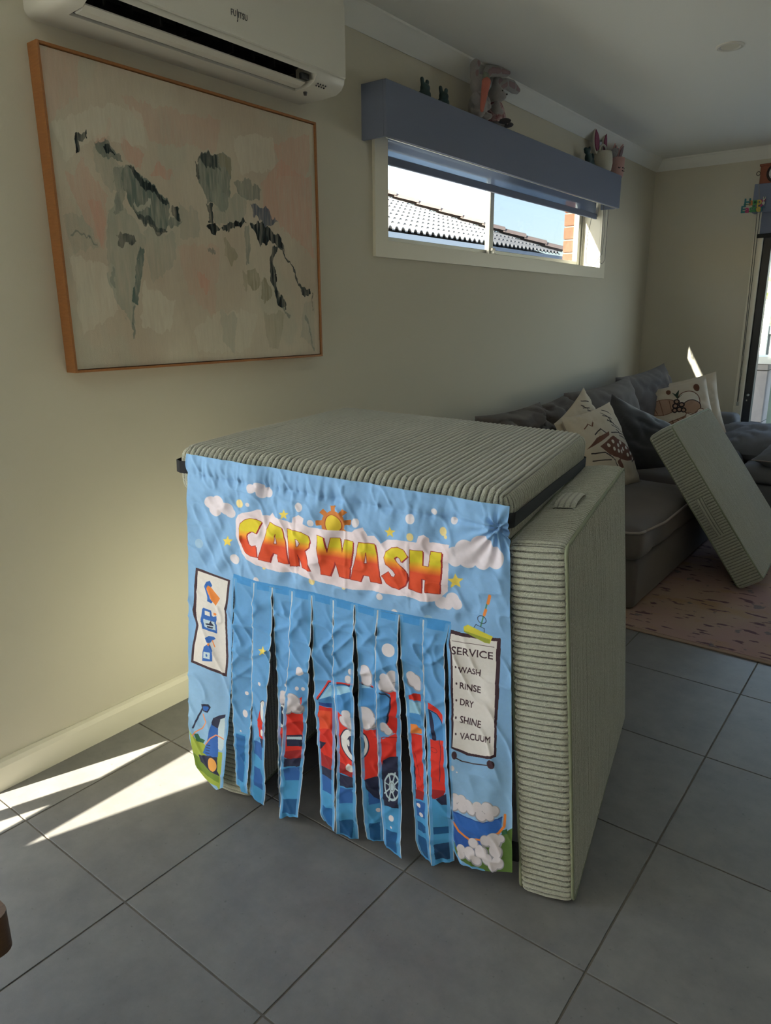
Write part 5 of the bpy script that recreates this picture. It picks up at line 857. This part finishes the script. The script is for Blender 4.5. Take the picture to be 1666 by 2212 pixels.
# ------------------------------------------------------------------ rug
def rug_mat():
    m = mat('faded_rug', (150, 124, 118), .98, bump=.4, bscale=500); t = m.node_tree; b = t.nodes['Principled BSDF']; g = t.nodes.new('ShaderNodeNewGeometry')
    def noise_(sc, st, det=5):
        mp = t.nodes.new('ShaderNodeMapping'); mp.inputs['Scale'].default_value = st; n = t.nodes.new('ShaderNodeTexNoise'); n.inputs['Scale'].default_value = sc; n.inputs['Detail'].default_value = det; t.links.new(g.outputs['Position'], mp.inputs[0]); t.links.new(mp.outputs[0], n.inputs['Vector']); return n
    def ramp(n, a, b_, c0, c1):
        r = t.nodes.new('ShaderNodeValToRGB'); r.color_ramp.elements[0].position = a; r.color_ramp.elements[1].position = b_; r.color_ramp.elements[0].color = c0; r.color_ramp.elements[1].color = c1; t.links.new(n.outputs['Fac'], r.inputs[0]); return r
    def mixc(f, a, b_):
        x = t.nodes.new('ShaderNodeMix'); x.data_type = 'RGBA'; t.links.new(f, x.inputs[0]); t.links.new(a, x.inputs[6]); x.inputs[7].default_value = b_; return x.outputs[2]
    base = ramp(noise_(3, (1, 1, 1)), .35, .65, L3((158, 128, 124)), L3((164, 142, 124))).outputs[0]
    k = (0, 0, 0, 1); o = (1, 1, 1, 1)
    c = mixc(ramp(noise_(4.5, (1, 1.6, 1)), .56, .66, k, (.6, .6, .6, 1)).outputs[0], base, L3((160, 130, 92)))
    c = mixc(ramp(noise_(16, (.7, 1.9, 1), 6), .60, .635, k, o).outputs[0], c, L3((98, 70, 78)))
    c = mixc(ramp(noise_(11, (1.3, 1.3, 1), 7), .635, .665, k, (.7, .7, .7, 1)).outputs[0], c, L3((92, 92, 100)))
    t.links.new(c, b.inputs['Base Color']); return m
rug = empty('area_rug', (1.7, 3.3, .0), 'faded pink and beige patterned rug under the sofa front', 'rug')
box('pile', (.25, 2.145, .0006), (3.2, 4.5, .0078), rug_mat(), rug, .002); box('border', (.25, 2.122, .0006), (3.2, 2.145, .0062), mat('rug_binding', (150, 128, 112), .95), rug, .002)
# ------------------------------------------------------------------ things on the pelmet
TOPZ = PZ1
M['fig'] = mat('dark_green_figurine', (34, 58, 60), .6, nscale=90, col2=(48, 76, 76), nmix=.7)
def figurine(x, y, h, rz, label, tilt=0):
    b = MB(); R_ = Matrix.Rotation(rz, 3, 'Z'); 
    def q(p): return R_ @ Vector(p)*h+Vector((x, y, TOPZ))
    for c, r in (((0, 0, .26), (.30, .36, .27)), ((.03, 0, .56), (.22, .30, .2)), ((.12, .0, .55), (.10, .11, .09)), ((.10, .13, .10), (.14, .08, .10)), ((.10, -.13, .10), (.14, .08, .10)), ((-.2, 0, .14), (.09, .09, .09)), ((.14, .09, .32), (.06, .05, .14)), ((.14, -.09, .32), (.06, .05, .14))): b.ball(q(c), [k*h for k in r], R_, 8)
    for s in (-1, 1):
        for k in range(4): b.ball(q((0, s*(.19+.02*k), .70+.06*k)), [.08*h, .14*h, .11*h], R_, 7)
    o = remeshed('rabbit_figurine', b, M['fig'], None, .0035, 3); return tag(o, label, 'figurine', 'dark rabbit figurines on the pelmet')
figurine(.06, 2.012, .088, .1, 'dark green rabbit figurine with ears up, first from the near end of the pelmet')
figurine(.06, 2.152, .086, .0, 'dark green rabbit figurine standing second on the pelmet, beside the plush rabbits')
# leaping rabbit shape
b = MB()
for c, r in (((.06, 3.70, .05), (.022, .026, .03)), ((.06, 3.675, .082), (.018, .024, .018)), ((.06, 3.655, .088), (.013, .016, .012)), ((.06, 3.735, .03), (.022, .035, .028)), ((.06, 3.765, .018), (.018, .028, .018)), ((.06, 3.76, .06), (.010, .012, .026)), ((.06, 3.695, .016), (.018, .022, .016)), ((.06, 3.71, .10), (.008, .012, .014))): b.ball((c[0], c[1]+.03, TOPZ+c[2]), r, None, 8)
tag(remeshed('rabbit_figurine', b, M['fig'], None, .0035, 3), 'dark green crouching rabbit figurine left of the white bunny basket', 'figurine', 'dark rabbit figurines on the pelmet')
M['plush'] = mat('grey_plush', (150, 148, 150), .98, sheen=.2, nscale=90, col2=(166, 162, 162), nmix=.6, bump=.6, bscale=400); M['plush_p'] = mat('pink_plush', (196, 160, 156), .98, sheen=.3, bump=.5, bscale=400)
M['inner'] = mat('ear_lining', (150, 128, 130), .95); M['coral'] = mat('carrot_coral', (196, 118, 104), .95, bump=.4, bscale=300); M['eye'] = mat('bead_eye', (20, 18, 20), .2); M['dress'] = mat('floral_dress', (190, 168, 168), .95, nscale=60, col2=(120, 78, 84), nmix=.2); M['leafy'] = mat('carrot_top', (132, 142, 128), .95)
M['boot'] = mat('dark_boot', (58, 56, 62), .8)
def plush(name, y, z0, label, body_h, fur, ears, dress=None, face=(1, .25)):
    x = .082; fd = Vector((face[0], face[1], 0)).normalized(); sd2 = Vector((-fd.y, fd.x, 0)); o3 = Vector((x, y, z0))
    def q(f, s, z): return o3+fd*f+sd2*s+Vector((0, 0, z))
    R_ = Matrix((fd, sd2, Vector((0, 0, 1)))).transposed(); t = empty(name, (x, y, z0), label, 'plush toy', 'plush rabbits on the pelmet')
    b = MB(); H = body_h
    b.ball(q(0, 0, .26*H), (.20*H, .22*H, .27*H), R_); b.ball(q(.02*H, 0, .66*H), (.19*H, .19*H, .19*H), R_); b.ball(q(.14*H, 0, .62*H), (.12*H, .12*H, .10*H), R_)
    for s in (-1, 1):
        b.ball(q(.12*H, s*.14*H, .07*H), (.16*H, .085*H, .075*H), R_); b.ball(q(.08*H, s*.22*H, .34*H), (.09*H, .075*H, .15*H), R_, 10); b.ball(q(.16*H, s*.16*H, .26*H), (.075*H, .07*H, .07*H), R_, 10)
    b.ball(q(0, 0, .48*H), (.11*H, .11*H, .09*H), R_)
    for pts in ears:
        for i in range(len(pts)-1):
            for k in range(6):
                tt = k/6; p = [pts[i][j]*(1-tt)+pts[i+1][j]*tt for j in range(4)]; b.ball(q(p[0], p[1], p[2]), (.018, p[3], p[3]), R_, 7)
    remeshed('body', b, fur, t, .006, 4)
    for pts in ears:
        e = MB()
        for i in range(len(pts)-1):
            for k in range(1, 6):
                tt = k/6; p = [pts[i][j]*(1-tt)+pts[i+1][j]*tt for j in range(4)]; e.ball(q(p[0]+.012, p[1], p[2]), (.008, p[3]*.62, p[3]*.62), R_, 6)
        remeshed('ear_lining', e, M['inner'], t, .005, 3)
    for s in (-1, 1): MB().ball(q(.17*H, s*.085*H, .70*H), .018*H*1.2, None, 8).build('eye', M['eye'], t, True)
    MB().ball(q(.265*H, 0, .645*H), (.02*H, .028*H, .018*H), R_, 8).build('nose', M['eye'], t, True)
    return t, q, R_
t, q, R_ = plush('plush_rabbit', 2.40, TOPZ, 'grey plush rabbit hugging a coral carrot, nearer of the two on the pelmet', .215, M['plush'],
    [[(0, .045, .175, .022), (.0, .08, .215, .026), (.01, .15, .226, .024), (.02, .22, .230, .013)], [(0, -.03, .165, .024), (0, -.035, .205, .027), (.02, -.045, .215, .02)]], face=(1, -.05))
c = MB(); 
for k in range(8): c.ball(q(.062, -.030-.004*k, .135-.015*k), (.02*(1-.07*k), .023*(1-.07*k), .02), R_, 7)
remeshed('carrot', c, M['coral'], t, .0045, 2)
c = MB()
for k in range(3): c.ball(q(.058, -.028+.012*(k-1), .158), (.008, .009, .018), R_, 6)
c.build('carrot_top', M['leafy'], t, True)
t, q, R_ = plush('plush_rabbit', 2.555, TOPZ, 'plush rabbit in a pale pink dress with long sideways ears on the pelmet', .205, M['plush'],
    [[(0, .03, .165, .018), (.03, .09, .203, .024), (.05, .19, .213, .030), (.055, .30, .222, .016)], [(0, 0, .175, .022), (0, .03, .20, .022), (.01, .08, .21, .016)]], face=(1, .35))
d = MB().lathe([(.03, .098), (.042, .075), (.05, .045), (.062, .012), (.058, .010), (.03, .09)], q(.002, 0, 0), 2, 24); d.xf(lambda v: v+Vector((0, 0, 0))); d.build('dress', M['dress'], t, True)
MB().ball(q(.055, -.04, .012), (.03, .018, .012), R_, 8).build('boot', M['boot'], t, True); MB().ball(q(.055, .035, .012), (.03, .018, .012), R_, 8).build('boot', M['boot'], t, True)
# white bunny basket and pink bunny cup
M['basket'] = mat('white_felt', (206, 204, 190), .95, bump=.4, bscale=300); M['pinkfelt'] = mat('pink_felt', (206, 166, 160), .95, bump=.4, bscale=300); M['magenta'] = mat('dark_pink_lining', (158, 88, 110), .9, nscale=70, col2=(128, 66, 96), nmix=.5)
def ear_shape(name, base, top, wid, m, lining, parent, bend=(0, 0)):
    base, top = Vector(base), Vector(top); ax = (top-base); n = 14; V = []; F = []; lat = Vector((0, 1, 0)); lat = (lat-ax.normalized()*lat.dot(ax.normalized())).normalized(); fr_ = ax.cross(lat).normalized(); fr_ = fr_ if fr_.x > 0 else -fr_
    def outline(sc, off):
        o = []
        for i in range(n+1):
            tt = i/n; o.append((tt, wid*sc*math.sin(math.pi*min(1, tt*.92+.12))**.8))
        return [base+ax*(tt*sc+(1-sc)*.5)+lat*wd+fr_*off for tt, wd in o]+[base+ax*(tt*sc+(1-sc)*.5)-lat*wd+fr_*off for tt, wd in reversed(o)]
    b_ = MB()
    for pts, mm, nm in ((outline(1, 0), m, name), (outline(.76, .007), lining, 'ear_lining')):
        k = len(pts); back = [p-fr_*.008 for p in pts]; bm_ = MB().add(pts+back, [tuple(range(k)), tuple(range(2*k-1, k-1, -1))]+[(i, k+i, k+(i+1) % k, (i+1) % k) for i in range(k)]); bm_.build(nm, mm, parent)
bk = empty('bunny_basket', (.062, 3.945, TOPZ), 'white felt bunny basket with tall pink lined ears at the far end of the pelmet', 'basket')
prof = [(.044, 0), (.054, .01), (.060, .05), (.057, .09), (.052, .115), (.049, .115), (.054, .08), (.055, .05), (.044, .012)]
MB().lathe(prof, (.062, 3.945, TOPZ), 2, 32).build('bowl', M['basket'], bk, True)
ear_shape('ear', (.05, 3.885, TOPZ+.10), (.055, 3.815, TOPZ+.235), .040, M['basket'], M['magenta'], bk); ear_shape('ear', (.05, 3.985, TOPZ+.11), (.05, 4.00, TOPZ+.243), .026, M['basket'], M['magenta'], bk)
MB().tube([(.062, 3.892, TOPZ+.11)]+[(.062, 3.945-.053*math.cos(a), TOPZ+.11+.045*math.sin(a)) for a in np.linspace(.2, 2.94, 12)]+[(.062, 3.998, TOPZ+.11)], .006, 6).build('strap_handle', M['basket'], bk, True)
cu = empty('bunny_cup', (.062, 4.165, TOPZ), 'pink bunny face cup holding plush ears, last on the pelmet', 'cup')
MB().lathe([(.046, 0), (.05, .006), (.053, .06), (.055, .112), (.051, .112), (.049, .06), (.046, .01)], (.062, 4.165, TOPZ), 2, 32).build('cup_body', M['pinkfelt'], cu, True)
fc = MB(); a0 = -.55
def onc(a, z, r=.0535): return Vector((.062+r*math.cos(a), 4.165+r*math.sin(a), TOPZ+z))
for a in (-.75, .35): fc.tube([onc(a-.13, .052), onc(a, .046), onc(a+.13, .052)], .0022, 6)
fc.ball(onc(-.2, .050), .004, None, 6).tube([onc(-.32, .036), onc(-.26, .030), onc(-.2, .036), onc(-.14, .030), onc(-.08, .036)], .0018, 6); fc.ball(onc(.55, .036), .004, None, 6); fc.build('face', M['boot'], cu, True)
ear_shape('ear', (.05, 4.15, TOPZ+.10), (.055, 4.16, TOPZ+.20), .022, M['pinkfelt'], M['inner'], cu); ear_shape('ear', (.06, 4.20, TOPZ+.10), (.06, 4.285, TOPZ+.215), .022, M['pinkfelt'], M['inner'], cu); ear_shape('ear', (.05, 4.19, TOPZ+.10), (.05, 4.215, TOPZ+.19), .018, M['pinkfelt'], M['inner'], cu)
b = MB().ball((.06, 4.135, TOPZ+.145), (.024, .026, .024)).ball((.06, 4.12, TOPZ+.125), (.02, .03, .02)); remeshed('stuffed_head', b, M['plush'], cu, .004, 3)
# ------------------------------------------------------------------ clock box, ring and Easter sign over the far door
M['redwood'] = mat('red_brown_wood', (150, 82, 52), .5, nscale=20, col2=(124, 62, 40), nmix=.6, stretch=(1, 1, 9))
ck = empty('mantel_clock', (.86, 5.07, 2.125), 'red brown wooden clock box on top of the far door pelmet', 'clock')
MB().box((.735, 5.045, 2.125), (.99, 5.115, 2.244), .004).box((.728, 5.04, 2.238), (.997, 5.12, 2.252), .003).build('case', M['redwood'], ck)
CX = .836
MB().tube([(CX+.052*math.cos(a), 5.043, 2.188+.052*math.sin(a)) for a in np.linspace(0, 2*math.pi, 32, endpoint=False)], .008, 8, closed=True).build('bezel', mat('dark_bezel', (46, 28, 26), .4), ck, True)
MB().lathe([(.0005, 0), (.048, 0), (.048, .004)], (CX, 5.0405, 2.188), 1, 28).build('dial', mat('dial_white', (206, 210, 214), .4), ck)
hb = MB()
for k in range(12): a = math.pi*k/6; hb.box((CX+.040*math.cos(a)-.0015, 5.038, 2.188+.040*math.sin(a)-.0015), (CX+.040*math.cos(a)+.0015, 5.0402, 2.188+.040*math.sin(a)+.0015))
hb.tube([(CX, 5.039, 2.188), (CX-.018, 5.039, 2.200)], .0018, 5).tube([(CX, 5.0385, 2.188), (CX+.006, 5.0385, 2.222)], .0014, 5).build('hands_and_marks', M['black'], ck)
MB().tube([(.724+.0115*math.cos(a), 5.05, 2.195+.0125*math.sin(a)) for a in np.linspace(0, 2*math.pi, 24, endpoint=False)], .0022, 6, closed=True).build('ring_handle', mat('iron_ring', (70, 66, 60), .5), ck, True)
sg = empty('easter_sign', (.715, 5.008, 1.96), 'small hanging wooden sign of colourful letters reading Happy Easter', 'sign')
LC = {'t': (38, 116, 122), 'g': (58, 140, 80), 'y': (214, 190, 84), 'p': (176, 44, 108), 'o': (206, 134, 70), 'r': (190, 52, 96), 'd': (30, 92, 112)}
for k, v in LC.items(): M['l_'+k] = mat('letter_'+k, v, .5)
def row(word, cols, x0, z0, size, adv):
    x = x0
    for ch_, c_, ad in zip(word, cols, adv):
        Vt, Ft, _ = text_mesh(ch_, size, .0035)
        # thicken by stacking slightly shifted copies into one solid letter
        b_ = MB()
        for dx, dz in ((0, 0), (.002, 0), (-.002, 0), (0, .002), (0, -.002)): b_.add([(x+v[0]+dx, 5.006-v[2]-.0003*dx*1000, z0+v[1]+dz) for v in Vt], Ft)
        b_.build('letter', M['l_'+c_], sg); x += ad
row('Happy', 'togyp', .664, 1.993, .062, (.031, .024, .026, .024, .02))
row('Easter', 'tpggyd', .648, 1.948, .062, (.028, .027, .022, .02, .028, .02))
MB().box((.650, 5.0105, 1.952), (.785, 5.0135, 1.960)).box((.662, 5.0105, 1.997), (.785, 5.0135, 2.003)).build('backing_wire', M['l_g'], sg)
b = MB().ball((.786, 5.006, 2.000), (.010, .006, .014), None, 8).ball((.788, 5.006, 2.020), (.008, .006, .008), None, 8).ball((.783, 5.006, 2.033), (.003, .003, .009), None, 6).ball((.795, 5.006, 2.032), (.003, .003, .009), None, 6); b.build('white_rabbit', M['basket'], sg, True)
MB().tube([(.737, 5.042, 2.185), (.742, 5.02, 2.12), (.752, 5.012, 2.06), (.756, 5.010, 2.03)], .0018, 5).build('hanging_string', mat('twine', (176, 168, 150), .9), sg)
